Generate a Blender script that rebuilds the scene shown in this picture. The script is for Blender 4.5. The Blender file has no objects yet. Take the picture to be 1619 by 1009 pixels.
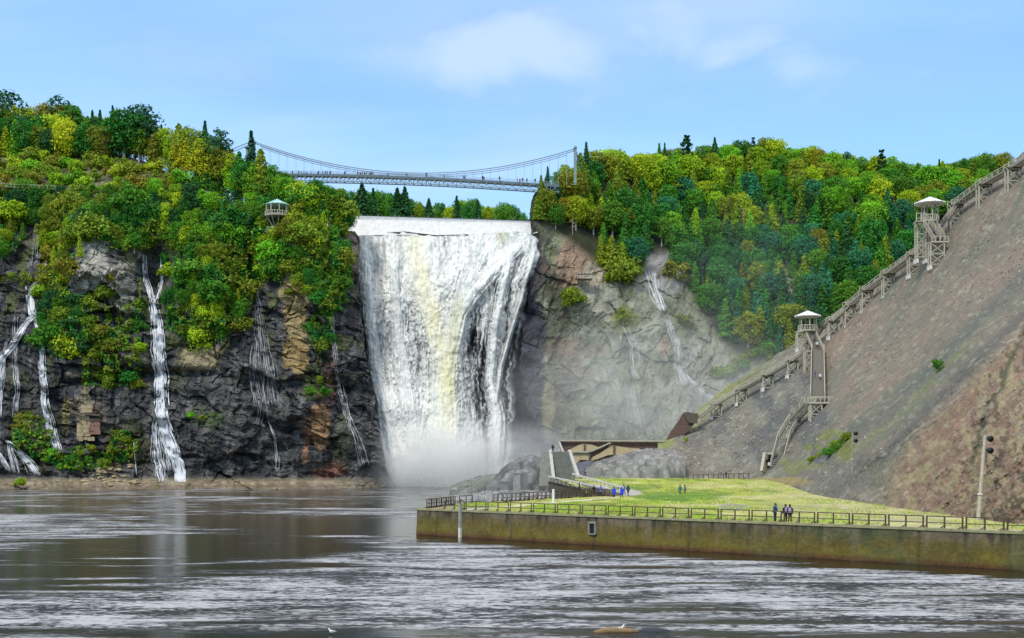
import bpy, math, random
import numpy as np
from mathutils import Vector, Matrix
R = math.radians
SC = bpy.context.scene
COL = SC.collection

# ---------------------------------------------------------------- camera, sky, sun, exposure
HC = 9.1            # eye height above the basin, metres
FPX, CX, YH = 1976.0, 809.5, 725.0
cam_d = bpy.data.cameras.new('camera'); cam = bpy.data.objects.new('camera', cam_d); COL.objects.link(cam)
cam.location = (0, 0, HC); cam.rotation_euler = (R(90), 0, 0)
cam_d.sensor_width = 36; cam_d.lens = FPX/1619*36
cam_d.shift_y = (YH-504.5)/1619
cam_d.clip_start = .5; cam_d.clip_end = 6000
SC.camera = cam

SUN_EL, SUN_AZ = R(47), R(-150)     # azimuth from +Y, clockwise; behind the camera to the left
world = bpy.data.worlds.new('World'); SC.world = world; world.use_nodes = True
wn, wl = world.node_tree.nodes, world.node_tree.links
wn.clear()
def N(nt, t, **kw):
    n = nt.nodes.new(t)
    for k, v in kw.items(): setattr(n, k, v)
    return n
def mathn(nt, op, a, b=None, clamp=False):
    n = nt.nodes.new('ShaderNodeMath'); n.operation = op; n.use_clamp = clamp
    for i, v in enumerate((a, b)):
        if v is None: continue
        if isinstance(v, (int, float)): n.inputs[i].default_value = v
        else: nt.links.new(v, n.inputs[i])
    return n.outputs[0]
def mixc(nt, f, a, b, mode='MIX'):
    n = nt.nodes.new('ShaderNodeMix'); n.data_type = 'RGBA'; n.blend_type = mode
    for s, v in ((n.inputs[0], f), (n.inputs[6], a), (n.inputs[7], b)):
        if isinstance(v, (int, float)): s.default_value = v
        elif isinstance(v, tuple): s.default_value = (*v, 1) if len(v) == 3 else v
        else: nt.links.new(v, s)
    return n.outputs[2]
def ramp(nt, fac, stops, interp='EASE'):
    n = nt.nodes.new('ShaderNodeValToRGB'); cr = n.color_ramp; cr.interpolation = interp
    while len(cr.elements) > 1: cr.elements.remove(cr.elements[0])
    for i, (p, c) in enumerate(stops):
        e = cr.elements[0] if i == 0 else cr.elements.new(p)
        e.position = p
        e.color = (c, c, c, 1) if isinstance(c, (int, float)) else (*c, 1)
    nt.links.new(fac, n.inputs[0]); return n.outputs[0]
def noisen(nt, vec, scale, detail=4, rough=.55, dist=0):
    n = nt.nodes.new('ShaderNodeTexNoise'); n.inputs['Scale'].default_value = scale
    n.inputs['Detail'].default_value = detail; n.inputs['Roughness'].default_value = rough
    n.inputs['Distortion'].default_value = dist
    if vec is not None: nt.links.new(vec, n.inputs['Vector'])
    return n.outputs[0]
def mapn(nt, vec, scale=(1, 1, 1), loc=(0, 0, 0), rot=(0, 0, 0)):
    n = nt.nodes.new('ShaderNodeMapping'); nt.links.new(vec, n.inputs[0])
    n.inputs['Scale'].default_value = scale; n.inputs['Location'].default_value = loc
    n.inputs['Rotation'].default_value = rot
    return n.outputs[0]
WT = world.node_tree
sky = N(WT, 'ShaderNodeTexSky', sky_type='NISHITA', sun_disc=False, sun_elevation=SUN_EL, sun_rotation=SUN_AZ)
sky.air_density = 1.0; sky.dust_density = .6; sky.ozone_density = 2.0; sky.altitude = 0
tc = N(WT, 'ShaderNodeTexCoord')
sep = N(WT, 'ShaderNodeSeparateXYZ'); WT.links.new(tc.outputs['Generated'], sep.inputs[0])
zz = mathn(WT, 'MAXIMUM', sep.outputs[2], .04)
den = mathn(WT, 'ADD', zz, .12)
comb = N(WT, 'ShaderNodeCombineXYZ')
WT.links.new(mathn(WT, 'DIVIDE', sep.outputs[0], den), comb.inputs[0])
WT.links.new(mathn(WT, 'DIVIDE', sep.outputs[1], den), comb.inputs[1])
cv = mapn(WT, comb.outputs[0], scale=(.9, 1.15, 1), loc=(3.1, 1.15, 0))
c1 = noisen(WT, cv, 1.15, 7, .52, .35)
c2 = noisen(WT, mapn(WT, comb.outputs[0], scale=(.6, 1.5, 1), loc=(1, 4, 0)), 1.0, 5, .5, .3)
ysafe = mathn(WT, 'MAXIMUM', sep.outputs[1], .02)
da, db = mathn(WT, 'DIVIDE', sep.outputs[0], ysafe), mathn(WT, 'DIVIDE', sep.outputs[2], ysafe)
def bank(a0, b0, ra, rb):          # a cloud bank round one direction of the sky
    qa = mathn(WT, 'MULTIPLY', mathn(WT, 'SUBTRACT', da, a0), 1/ra); qb = mathn(WT, 'MULTIPLY', mathn(WT, 'SUBTRACT', db, b0), 1/rb)
    r2 = mathn(WT, 'ADD', mathn(WT, 'MULTIPLY', qa, qa), mathn(WT, 'MULTIPLY', qb, qb))
    return ramp(WT, r2, [(0, .26), (1.0, 0.0)])
banks = mathn(WT, 'ADD', mathn(WT, 'ADD', bank(-.03, .345, .20, .055), bank(.19, .35, .13, .06)), mathn(WT, 'MULTIPLY', bank(.02, .27, .42, .12), .5))
c3 = noisen(WT, mapn(WT, tc.outputs['Generated'], scale=(1, 1, 2.2), loc=(1.37, 0, .2)), 8.0, 5, .5, .3)
veil = ramp(WT, c2, [(.30, .28), (.66, .58)])            # thin high veil
puff = ramp(WT, mathn(WT, 'ADD', c3, banks), [(.44, 0.0), (1.0, .66)])            # brighter cloud
cover = mathn(WT, 'MAXIMUM', veil, puff)
over = ramp(WT, sep.outputs[2], [(.42, 0.0), (.75, .92)])   # overcast closing in overhead
cover2 = mathn(WT, 'MAXIMUM', cover, over)
skyb = mixc(WT, 1.0, sky.outputs[0], (.70, 1.0, 1.08), 'MULTIPLY')
cloud = mixc(WT, puff, (3.6, 5.6, 9.0), (5.5, 5.9, 8.2))
cloud = mixc(WT, over, cloud, (9.0, 8.9, 9.2))
skyc = mixc(WT, cover2, skyb, cloud)
bg = N(WT, 'ShaderNodeBackground'); bg.inputs[1].default_value = .098
WT.links.new(skyc, bg.inputs[0])
wo = N(WT, 'ShaderNodeOutputWorld'); WT.links.new(bg.outputs[0], wo.inputs[0])

sl = bpy.data.lights.new('sun', 'SUN'); sun = bpy.data.objects.new('sun', sl); COL.objects.link(sun)
sl.energy = 1.5; sl.angle = R(11); sl.color = (1, .96, .9)
sd = Vector((math.sin(SUN_AZ)*math.cos(SUN_EL), math.cos(SUN_AZ)*math.cos(SUN_EL), math.sin(SUN_EL)))
sun.rotation_euler = sd.to_track_quat('Z', 'Y').to_euler()
SC.view_settings.view_transform = 'Standard'; SC.view_settings.look = 'None'
SC.view_settings.gamma = 1; SC.view_settings.use_curve_mapping = False
SC.view_settings.exposure = .75
SC.render.engine = 'CYCLES'
SC.cycles.use_denoising = True
SC.cycles.max_bounces = 8; SC.cycles.diffuse_bounces = 2; SC.cycles.glossy_bounces = 2
SC.cycles.transparent_max_bounces = 12; SC.cycles.volume_bounces = 6; SC.cycles.transmission_bounces = 2
SC.cycles.volume_step_rate = 1.0; SC.cycles.volume_max_steps = 64

# ---------------------------------------------------------------- helpers
rng = np.random.default_rng(11); rnd = random.Random(5)
def P(px, py, Y): return Vector(((px-CX)/FPX*Y, Y, HC-(py-YH)/FPX*Y))
def PXY(px, py, Y): return (px-CX)/FPX*Y, Y, HC-(py-YH)/FPX*Y
def ss(a, b, x):
    t = np.clip((x-a)/(b-a), 0, 1); return t*t*(3-2*t)
_lat = {}
def vnoise(x, y, seed=0):
    if seed not in _lat: _lat[seed] = np.random.default_rng(1000+seed).random((256, 256))
    L = _lat[seed]; x = np.asarray(x, float); y = np.asarray(y, float)
    xi = np.floor(x).astype(int); yi = np.floor(y).astype(int)
    fx = x-xi; fy = y-yi; fx = fx*fx*fx*(fx*(fx*6-15)+10); fy = fy*fy*fy*(fy*(fy*6-15)+10)
    a = L[xi & 255, yi & 255]; b = L[(xi+1) & 255, yi & 255]; c = L[xi & 255, (yi+1) & 255]; d = L[(xi+1) & 255, (yi+1) & 255]
    return (a*(1-fx)+b*fx)*(1-fy)+(c*(1-fx)+d*fx)*fy
def fbm(x, y, seed=0, oct=5, gain=.5):
    s = 0; a = 1; t = 0
    for o in range(oct):
        s = s+a*vnoise(x*2**o+17.3*o, y*2**o+5.1*o, seed+o); t += a; a *= gain
    return s/t
def ridged(x, y, seed=0, oct=4):
    s = 0; a = 1; t = 0
    for o in range(oct):
        s = s+a*(1-np.abs(2*vnoise(x*2**o+9.1*o, y*2**o+3.3*o, seed+o)-1)); t += a; a *= .5
    return s/t
def facets(x, y, seed=0, tilt=1.0):
    """Blocky broken rock: each cell of a jittered grid is a tilted plane."""
    g = np.random.default_rng(500+seed); J = g.random((64, 64, 2)); G = g.normal(size=(64, 64, 3))
    x = np.asarray(x, float); y = np.asarray(y, float)
    xi = np.floor(x).astype(int); yi = np.floor(y).astype(int)
    best = np.full(x.shape, 9e9); h = np.zeros(x.shape)
    for dx in (-1, 0, 1):
        for dy in (-1, 0, 1):
            a = (xi+dx) & 63; b = (yi+dy) & 63
            cx = xi+dx+J[a, b, 0]; cy = yi+dy+J[a, b, 1]
            d = (x-cx)**2+(y-cy)**2; m = d < best
            v = G[a, b, 2]*.6+tilt*(G[a, b, 0]*(x-cx)+G[a, b, 1]*(y-cy))
            h = np.where(m, v, h); best = np.where(m, d, best)
    return h
def tps(pts, q1, q2):
    """thin plate spline through (a, b, value), evaluated at q1, q2"""
    pts = np.array(pts, float); n = len(pts); S = 100.
    X = pts[:, :2]/S; r = np.sqrt(((X[:, None]-X[None])**2).sum(-1)); K = np.where(r > 0, r*r*np.log(r+1e-9), 0)
    A = np.zeros((n+3, n+3)); A[:n, :n] = K+np.eye(n)*.01; A[:n, n] = 1; A[:n, n+1:] = X; A[n, :n] = 1; A[n+1:, :n] = X.T
    w = np.linalg.solve(A, np.concatenate([pts[:, 2], [0, 0, 0]]))
    a = np.asarray(q1, float)/S; b = np.asarray(q2, float)/S; out = w[n]+w[n+1]*a+w[n+2]*b
    for i in range(n):
        r2 = (a-X[i, 0])**2+(b-X[i, 1])**2+1e-12; out = out+w[i]*r2*.5*np.log(r2)
    return out
def poly(xs, pts):
    p = np.array(pts, float); return np.interp(xs, p[:, 0], p[:, 1])
def setprops(o, label=None, cat=None, group=None, kind=None):
    for k, v in (('label', label), ('category', cat), ('group', group), ('kind', kind)):
        if v is not None: o[k] = v
    return o
def link(o, parent=None):
    COL.objects.link(o)
    if parent is not None: o.parent = parent
    return o
def empty(name, loc, label, cat, group=None, rz=0):
    o = bpy.data.objects.new(name, None); o.empty_display_size = .3; link(o)
    o.location = loc; o.rotation_euler = (0, 0, rz); return setprops(o, label, cat, group)
def grid_mesh(name, X, Y, Z, mat, col=None, alpha=None, smooth=True, flip=False):
    n, m = X.shape
    me = bpy.data.meshes.new(name)
    co = np.stack([X, Y, Z], -1).reshape(-1, 3).astype(np.float32)
    i = np.arange(n*m).reshape(n, m)
    q = np.stack([i[:-1, :-1], i[:-1, 1:], i[1:, 1:], i[1:, :-1]], -1).reshape(-1, 4)
    if flip: q = q[:, ::-1]
    me.vertices.add(n*m); me.vertices.foreach_set('co', co.ravel())
    me.loops.add(q.size); me.loops.foreach_set('vertex_index', q.ravel().astype(np.int32))
    me.polygons.add(len(q)); me.polygons.foreach_set('loop_start', np.arange(0, q.size, 4, dtype=np.int32))
    me.update(calc_edges=True)
    me.polygons.foreach_set('use_smooth', np.full(len(q), smooth))
    if col is not None:
        at = me.color_attributes.new('Col', 'FLOAT_COLOR', 'POINT')
        c = np.ones((n*m, 4), np.float32); c[:, :3] = col.reshape(-1, 3)
        if alpha is not None: c[:, 3] = alpha.ravel()
        at.data.foreach_set('color', c.ravel())
    me.materials.append(mat)
    o = bpy.data.objects.new(name, me); return o
class MB:
    """collects simple solids into one mesh"""
    def __init__(s): s.v = []; s.f = []
    def add(s, vs, fs):
        b = len(s.v); s.v += [tuple(v) for v in vs]; s.f += [tuple(b+i for i in f) for f in fs]; return s
    def hexa(s, p): return s.add(p, [(0, 3, 2, 1), (4, 5, 6, 7), (0, 1, 5, 4), (1, 2, 6, 5), (2, 3, 7, 6), (3, 0, 4, 7)])
    def box(s, c, d, rz=0):
        cs, sn = math.cos(rz), math.sin(rz); x, y, z = d[0]/2, d[1]/2, d[2]/2
        return s.hexa([(c[0]+a*x*cs-b*y*sn, c[1]+a*x*sn+b*y*cs, c[2]+k*z) for k in (-1, 1) for a, b in ((-1, -1), (1, -1), (1, 1), (-1, 1))])
    def bar(s, a, b, w, h=None, up=(0, 0, 1)):
        a = Vector(a); b = Vector(b); h = h or w; d = (b-a)
        if d.length < 1e-6: return s
        d.normalize(); u = Vector(up)
        if abs(d.dot(u)) > .98: u = Vector((0, 1, 0))
        r = d.cross(u).normalized()*w/2; t = r.cross(d).normalized()*h/2
        return s.hexa([a-r-t, a+r-t, a+r+t, a-r+t, b-r-t, b+r-t, b+r+t, b-r+t])
    def tube(s, pts, rad, n=6, cap=True):
        pts = [Vector(p) for p in pts]; rr = rad if isinstance(rad, (list, tuple)) else [rad]*len(pts)
        b = len(s.v)
        for i, p in enumerate(pts):
            d = (pts[min(i+1, len(pts)-1)]-pts[max(i-1, 0)]).normalized()
            u = Vector((0, 0, 1)) if abs(d.z) < .9 else Vector((1, 0, 0))
            r = d.cross(u).normalized(); t = r.cross(d)
            for k in range(n):
                a = 2*math.pi*k/n; s.v.append(tuple(p+(r*math.cos(a)+t*math.sin(a))*rr[i]))
        for i in range(len(pts)-1):
            for k in range(n):
                s.f.append((b+i*n+k, b+i*n+(k+1) % n, b+(i+1)*n+(k+1) % n, b+(i+1)*n+k))
        if cap:
            s.f.append(tuple(b+k for k in range(n))[::-1]); s.f.append(tuple(b+(len(pts)-1)*n+k for k in range(n)))
        return s
    def lathe(s, c, prof, n=16, a0=0):
        b = len(s.v)
        for r, z in prof:
            for k in range(n):
                a = a0+2*math.pi*k/n; s.v.append((c[0]+r*math.cos(a), c[1]+r*math.sin(a), c[2]+z))
        for i in range(len(prof)-1):
            for k in range(n): s.f.append((b+i*n+k, b+i*n+(k+1) % n, b+(i+1)*n+(k+1) % n, b+(i+1)*n+k))
        return s
    def mesh(s, name, mat, smooth=False):
        me = bpy.data.meshes.new(name); me.from_pydata(s.v, [], s.f)
        for m in (mat if isinstance(mat, (list, tuple)) else [mat]): me.materials.append(m)
        if smooth: me.polygons.foreach_set('use_smooth', [True]*len(me.polygons))
        return me
    def build(s, name, mat, parent=None, smooth=False):
        return link(bpy.data.objects.new(name, s.mesh(name, mat, smooth)), parent)
def localised(o, root):  # world-coordinates child under a root placed elsewhere
    o.matrix_parent_inverse = root.matrix_basis.inverted(); return o
def wpart(mb, name, mat, root, smooth=False):
    o = mb.build(name, mat, root, smooth)
    if root.parent is None and root.type == 'EMPTY':
        o.matrix_parent_inverse = (Matrix.Translation(root.location) @ root.rotation_euler.to_matrix().to_4x4()).inverted()
    return o

# ---------------------------------------------------------------- materials
def newmat(name):
    m = bpy.data.materials.new(name); m.use_nodes = True; nt = m.node_tree
    p = nt.nodes['Principled BSDF']; p.inputs['Specular IOR Level'].default_value = .3; return m, nt, p
def bump(nt, p, h, strength, dist):
    b = N(nt, 'ShaderNodeBump'); b.inputs['Strength'].default_value = strength; b.inputs['Distance'].default_value = dist
    nt.links.new(h, b.inputs['Height']); nt.links.new(b.outputs[0], p.inputs['Normal'])
def plain(name, c, rough=.8, var=.25, scale=3.0, metal=0, stretch=(1, 1, 1), bumpd=0.02):
    m, nt, p = newmat(name); t = N(nt, 'ShaderNodeTexCoord'); v = mapn(nt, t.outputs['Object'], stretch)
    n = noisen(nt, v, scale, 6, .6)
    k = ramp(nt, n, [(.25, 1-var), (.75, 1+var)], 'LINEAR')
    nt.links.new(mixc(nt, 1.0, tuple(c), k, 'MULTIPLY'), p.inputs['Base Color'])
    p.inputs['Roughness'].default_value = rough; p.inputs['Metallic'].default_value = metal
    if bumpd: bump(nt, p, n, .5, bumpd)
    return m
def terrain_mat(name, rough=.85, spec=.3, d1=.35, d2=1.2, bd=.5, lo=.55, hi=1.5, stretch=(1, 1, 1), rot=(0, 0, 0)):
    m, nt, p = newmat(name)
    a = N(nt, 'ShaderNodeAttribute', attribute_name='Col'); t = N(nt, 'ShaderNodeTexCoord')
    v = mapn(nt, t.outputs['Object'], stretch, rot=rot)
    n1 = noisen(nt, v, d1, 8, .68); n2 = noisen(nt, v, d2, 6, .7, .5)
    k = ramp(nt, n1, [(.28, lo), (.5, .95), (.74, hi)], 'LINEAR')
    k2 = ramp(nt, n2, [(.3, .7), (.7, 1.3)], 'LINEAR')
    c = mixc(nt, 1.0, mixc(nt, 1.0, a.outputs['Color'], k, 'MULTIPLY'), k2, 'MULTIPLY')
    nt.links.new(c, p.inputs['Base Color']); p.inputs['Roughness'].default_value = rough
    p.inputs['Specular IOR Level'].default_value = spec
    bump(nt, p, mathn(nt, 'ADD', n1, mathn(nt, 'MULTIPLY', n2, .5)), .9, bd)
    return m
M = {}
M['rock'] = terrain_mat('shale_rock', rough=.62, spec=.4, d1=.26, d2=1.4, bd=1.3, lo=.4, hi=1.9, stretch=(1, 1, 1.6))
M['cliff'] = terrain_mat('misty_cliff_rock', rough=.85, d1=.16, d2=.8, bd=.9, lo=.6, hi=1.5)
M['shale'] = terrain_mat('loose_shale', rough=.95, d1=.5, d2=2.6, bd=.22, lo=.72, hi=1.3)
M['soil'] = terrain_mat('forest_soil', rough=.95, d1=.3, d2=1.5, bd=.5)
M['turf'] = terrain_mat('turf', rough=.95, d1=.3, d2=3.0, bd=.12, lo=.7, hi=1.35, stretch=(1, .5, 1))
M['wood'] = plain('weathered_timber', (.42, .38, .29), .85, .3, 4)
M['wood_dark'] = plain('dark_wet_timber', (.10, .085, .06), .8, .35, 3)
M['wood_pale'] = plain('pale_handrail_timber', (.62, .58, .50), .8, .2, 4)
M['conc'] = plain('grey_concrete', (.30, .29, .25), .9, .3, 2)
M['conc_pale'] = plain('pale_concrete_footing', (.66, .63, .56), .9, .2, 5)
M['rail'] = plain('rusty_brown_rail', (.085, .058, .034), .6, .4, 5)
M['steel'] = plain('grey_green_painted_steel', (.20, .27, .27), .55, .25, 2)
M['steel_dark'] = plain('dark_bridge_steel', (.12, .16, .17), .55, .25, 2)
M['cable'] = plain('bridge_cable_steel', (.22, .27, .30), .5, .1, 1, bumpd=0)
M['roof_white'] = plain('white_metal_roof', (.74, .74, .70), .5, .12, 2)
M['roof_green'] = plain('pale_green_copper_roof', (.38, .60, .56), .5, .2, 2)
M['black'] = plain('black_lamp_housing', (.012, .012, .014), .4, .1, 3)
M['bark'] = plain('grey_bark', (.12, .10, .075), .95, .4, 2.5, stretch=(1, 1, .3))
M['bark_pale'] = plain('bleached_dead_wood', (.42, .36, .29), .9, .3, 2.5)
# ================================================================ THE SETTING
# ---- water: basin sheet
def water_mat():
    m, nt, p = newmat('basin_water'); t = N(nt, 'ShaderNodeTexCoord')
    o = t.outputs['Object']
    big = noisen(nt, mapn(nt, o, (.018, .034, 1), (2.2, 1.7, 0)), 1.0, 3, .55, .6)      # wind patches
    mid = noisen(nt, mapn(nt, o, (.05, .27, 1), (5, 2, 0)), 1.0, 6, .6, .4)
    rip = noisen(nt, mapn(nt, o, (.35, 1.1, 1)), 1.0, 7, .66, .3)
    fin = noisen(nt, mapn(nt, o, (2.0, 4.2, 1)), 1.0, 4, .6)
    sm = mathn(nt, 'ADD', mathn(nt, 'MULTIPLY', big, .5), mathn(nt, 'MULTIPLY', mid, .5))
    yx = N(nt, 'ShaderNodeSeparateXYZ'); nt.links.new(o, yx.inputs[0]); lx, ly = yx.outputs[0], yx.outputs[1]
    # lee of the quay: calm strip beside the wall
    dq = mathn(nt, 'ADD', mathn(nt, 'MULTIPLY', mathn(nt, 'ADD', lx, 11.3), -.670), mathn(nt, 'MULTIPLY', mathn(nt, 'SUBTRACT', 149.3, ly) if False else mathn(nt, 'ADD', mathn(nt, 'MULTIPLY', ly, -1.0), 149.3), .742))
    lee = ramp(nt, mathn(nt, 'ADD', mathn(nt, 'MULTIPLY', dq, .05), mathn(nt, 'MULTIPLY', mid, .5)), [(.42, .17), (.72, 0.0)])
    ex = mathn(nt, 'MULTIPLY', mathn(nt, 'ADD', lx, 33.0), 1/21.); ey = mathn(nt, 'MULTIPLY', mathn(nt, 'ADD', ly, -118.0), 1/44.)
    er = mathn(nt, 'ADD', mathn(nt, 'MULTIPLY', ex, ex), mathn(nt, 'MULTIPLY', ey, ey))
    calm = ramp(nt, er, [(.25, .095), (1.5, 0.0)])
    far = ramp(nt, mathn(nt, 'MULTIPLY', ly, 1/400.), [(.38, 0.0), (.52, .10)])
    sm = mathn(nt, 'SUBTRACT', mathn(nt, 'SUBTRACT', mathn(nt, 'ADD', mathn(nt, 'ADD', sm, .03), far), lee), calm)
    ruf = ramp(nt, sm, [(.45, .0), (.52, 1.0)])
    h = mathn(nt, 'ADD', mathn(nt, 'MULTIPLY', rip, .75), mathn(nt, 'MULTIPLY', fin, .16))
    h = mathn(nt, 'MULTIPLY', h, mathn(nt, 'ADD', mathn(nt, 'MULTIPLY', ruf, .85), .12))
    bump(nt, p, h, 1.0, .62)
    yy = N(nt, 'ShaderNodeSeparateXYZ'); nt.links.new(o, yy.inputs[0])
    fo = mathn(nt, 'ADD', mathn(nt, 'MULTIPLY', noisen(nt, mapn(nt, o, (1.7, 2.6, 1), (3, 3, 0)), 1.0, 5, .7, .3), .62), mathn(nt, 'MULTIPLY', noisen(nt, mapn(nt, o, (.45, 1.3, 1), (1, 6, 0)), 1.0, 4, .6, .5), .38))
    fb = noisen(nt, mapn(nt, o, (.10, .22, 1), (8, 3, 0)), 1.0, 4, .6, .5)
    sky_sheen = mathn(nt, 'MULTIPLY', ramp(nt, mathn(nt, 'ADD', mathn(nt, 'MULTIPLY', fo, .66), mathn(nt, 'MULTIPLY', fb, .34)), [(.46, .01), (.55, 1.0)]), ruf)                     # bright sky reflection on ruffled water, painted into the base colour
    nt.links.new(mixc(nt, sky_sheen, (.010, .008, .003), (.48, .47, .46)), p.inputs['Base Color'])
    nt.links.new(ramp(nt, ruf, [(0, .05), (1, .48)], 'LINEAR'), p.inputs['Roughness'])
    p.inputs['IOR'].default_value = 1.33; p.inputs['Specular IOR Level'].default_value = .42
    return m
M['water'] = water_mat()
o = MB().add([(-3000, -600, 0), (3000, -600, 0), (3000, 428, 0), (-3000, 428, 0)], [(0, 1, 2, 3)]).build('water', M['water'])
setprops(o, 'dark rippled water of the basin below the falls', kind='structure')
base = plain('bedrock', (.08, .075, .07), .95, .3, .1)
o = MB().add([(-4000, -900, -3), (4000, -900, -3), (4000, 5000, -3), (-4000, 5000, -3)], [(0, 1, 2, 3)]).build('ground', base)
setprops(o, 'bed of the basin and the land it lies in', kind='structure')

def blob(px, py, cx, cy, rx, ry, ns=.5, seed=3):
    """soft patch with a ragged edge"""
    n = fbm(px/22, py/22, seed, 4)-.5
    d = np.sqrt(((px-cx)/rx)**2+((py-cy)/ry)**2)+n*ns*3
    return 1-ss(.75, 1.1, d)
def paint(col, m, c, k=1.0):
    m = (m*k)[..., None]; return col*(1-m)+np.array(c)*m

class Terr:
    """a terrain sheet indexed by photo column and row; depth can be looked up for placing things on it"""
    def __init__(s, PX, PY, D): s.PX, s.PY, s.D = PX, PY, D
    def depth(s, px, py):
        d2 = (s.PX-px)**2+(s.PY-py)**2; k = np.unravel_index(np.argmin(d2), d2.shape); return float(s.D[k])
    def at(s, px, py, off=0.): return P(px, py, s.depth(px, py)-off)

# ---- left cliff
u = np.linspace(-260, 625, 560); v = np.linspace(0, 1, 330)
U, V = np.meshgrid(u, v, indexing='ij')
topL = poly(u, [(-260, 215), (0, 222), (70, 222), (150, 228), (230, 240), (300, 258), (350, 283), (420, 318), (480, 330), (520, 338), (560, 360), (625, 366)])
baseL = poly(u, [(-260, 784), (0, 784), (400, 782), (560, 775), (625, 772)])
PY = baseL[:, None]+(topL-baseL)[:, None]*V
edge = np.interp(PY, [330, 345, 365, 400, 500, 560, 620, 680, 730, 772], [528, 545, 562, 566, 570, 578, 590, 600, 608, 625])
edge = edge+(fbm(PY/14, PY*0, 61, 4)-.5)*9
PX = -260+(edge+260)*(U+260)/885
ctlL = [(-260, 772, 385), (0, 772, 388), (200, 772, 390), (400, 772, 392), (560, 770, 396), (625, 770, 404),
        (-260, 600, 393), (0, 600, 395), (100, 610, 392), (250, 600, 397), (400, 620, 392), (500, 640, 391), (590, 600, 405),
        (-100, 440, 402), (30, 420, 409), (150, 420, 396), (245, 430, 409), (330, 450, 398), (410, 440, 407), (470, 440, 398), (520, 450, 402), (566, 450, 410),
        (0, 330, 416), (240, 360, 412), (400, 350, 410), (480, 350, 408), (540, 360, 414),
        (-200, 290, 430), (0, 285, 432), (200, 275, 436), (330, 290, 434), (420, 320, 422), (500, 335, 420),
        (-200, 215, 470), (0, 225, 468), (150, 230, 468), (300, 256, 462), (350, 284, 450), (620, 366, 428)]
D = tps(ctlL, PX, PY)
rk = 1-ss(330, 270, PY)*.75
rx_, ry_ = PX*.94+PY*.34, -PX*.34+PY*.94
wx_ = rx_+26*(fbm(PX/40, PY/40, 12, 4)-.5); wy_ = ry_+26*(fbm(PX/40, PY/40, 16, 4)-.5)
D = D - rk*(7*(ridged(wx_/150, wy_/80, 20, 5)-.5) + 1.5*facets(wx_/70, wy_/30, 1, .8) + .9*facets(wx_/26, wy_/9, 2, .8)*ss(.38, .6, fbm(PX/50, PY/50, 27, 3)) + 4.0*(fbm(wx_/26, wy_/15, 7, 6, .55)-.5))
D = D - 1.1*(ridged(PX/9, PY/26, 30, 3)-.5)*rk
def crack(a, b, s_, wd=.035): return np.clip(1-np.abs(vnoise(a, b, s_)-.5)/wd, 0, 1)
D = D+rk*(1.3*crack(wx_/70, wy_/16, 33)*ss(.35, .55, fbm(PX/45, PY/45, 39, 2))+1.1*crack(wx_/16, wy_/40, 34)*ss(.4, .6, fbm(PX/60, PY/60, 35, 2))+.35*crack(wx_/30, wy_/6, 36, .05))
# undercut ledge, black recesses behind the side falls
D = D+4.5*np.exp(-((PY-(598+8*np.sin(PX/60)))/9)**2)*ss(60, 130, PX)*(1-ss(330, 420, PX))
D = D+5*blob(PX, PY, 245, 425, 26, 42, .2)+4*blob(PX, PY, 60, 380, 55, 45, .2)+3*blob(PX, PY, 405, 420, 14, 60, .2)
D = D+4*blob(PX, PY, 380, 735, 60, 18, .3)-4*blob(PX, PY, 450, 640, 60, 25, .3)
beach = ss(752, 764, PY)*(1-ss(500, 620, PX)*.8)
D = D-beach*((PY-752)*.9+14*(fbm(PX/45, PY/30, 63, 4)-.5)*(1-ss(500, 600, PX)))
DL = D
c = np.zeros(PX.shape+(3,)); n = fbm(PX/25, PY/25, 40, 5); n2 = fbm(PX/8, PY/16, 44, 4)
c[:] = (.048, .045, .046)
c = paint(c, ss(.5, .68, n), (.105, .10, .082), .9)
c = paint(c, ss(.56, .7, n2), (.085, .080, .090), .7); c = paint(c, ss(.55, .66, fbm(wx_/9, wy_/22, 48, 5)), (.17, .165, .15), .75)
c = paint(c, ss(.54, .64, fbm(PX/18, PY/30, 49, 4))*(1-ss(560, 640, PY)), (.10, .11, .03), .8)
for (bx, by, brx, bry, bc, bk) in [
    (150, 415, 30, 46, (.44, .41, .33), .85), (190, 450, 28, 44, (.40, .37, .29), .7), (120, 470, 20, 30, (.40, .37, .3), .6),
    (470, 500, 26, 75, (.36, .27, .12), .95), (463, 560, 22, 40, (.38, .26, .10), .9), (500, 400, 22, 40, (.34, .24, .12), .8),
    (505, 672, 18, 45, (.42, .24, .11), .95), (485, 690, 10, 36, (.40, .20, .10), .8), (525, 745, 26, 16, (.22, .08, .05), .8),
    (520, 610, 14, 40, (.16, .07, .06), .6), (318, 570, 32, 24, (.38, .31, .17), .85), (215, 565, 26, 16, (.38, .34, .25), .7),
    (535, 385, 34, 26, (.22, .19, .16), .8), (555, 400, 12, 40, (.16, .10, .07), .7), (135, 630, 12, 30, (.36, .31, .18), .8),
    (105, 660, 8, 36, (.30, .25, .10), .8), (170, 735, 26, 14, (.34, .27, .17), .9), (140, 655, 34, 30, (.22, .17, .12), .5),
    (320, 658, 34, 18, (.07, .12, .02), .8), (60, 690, 50, 46, (.055, .06, .022), .8), (200, 700, 40, 40, (.06, .06, .02), .8),
    (430, 720, 40, 24, (.10, .10, .09), .5), (575, 640, 16, 60, (.055, .055, .06), .6), (345, 640, 60, 60, (.09, .09, .08), .5),
    (495, 610, 20, 30, (.06, .085, .02), .7), (540, 700, 18, 50, (.07, .075, .03), .6), (120, 590, 20, 8, (.25, .22, .15), .7)]:
    c = paint(c, blob(PX, PY, bx, by, brx, bry), bc, bk)
c = paint(c, ss(345, 318, PY), (.045, .05, .018))
c = paint(c, ss(.36, .5, n)*ss(322, 296, PY), (.17, .15, .085), .9)
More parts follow.
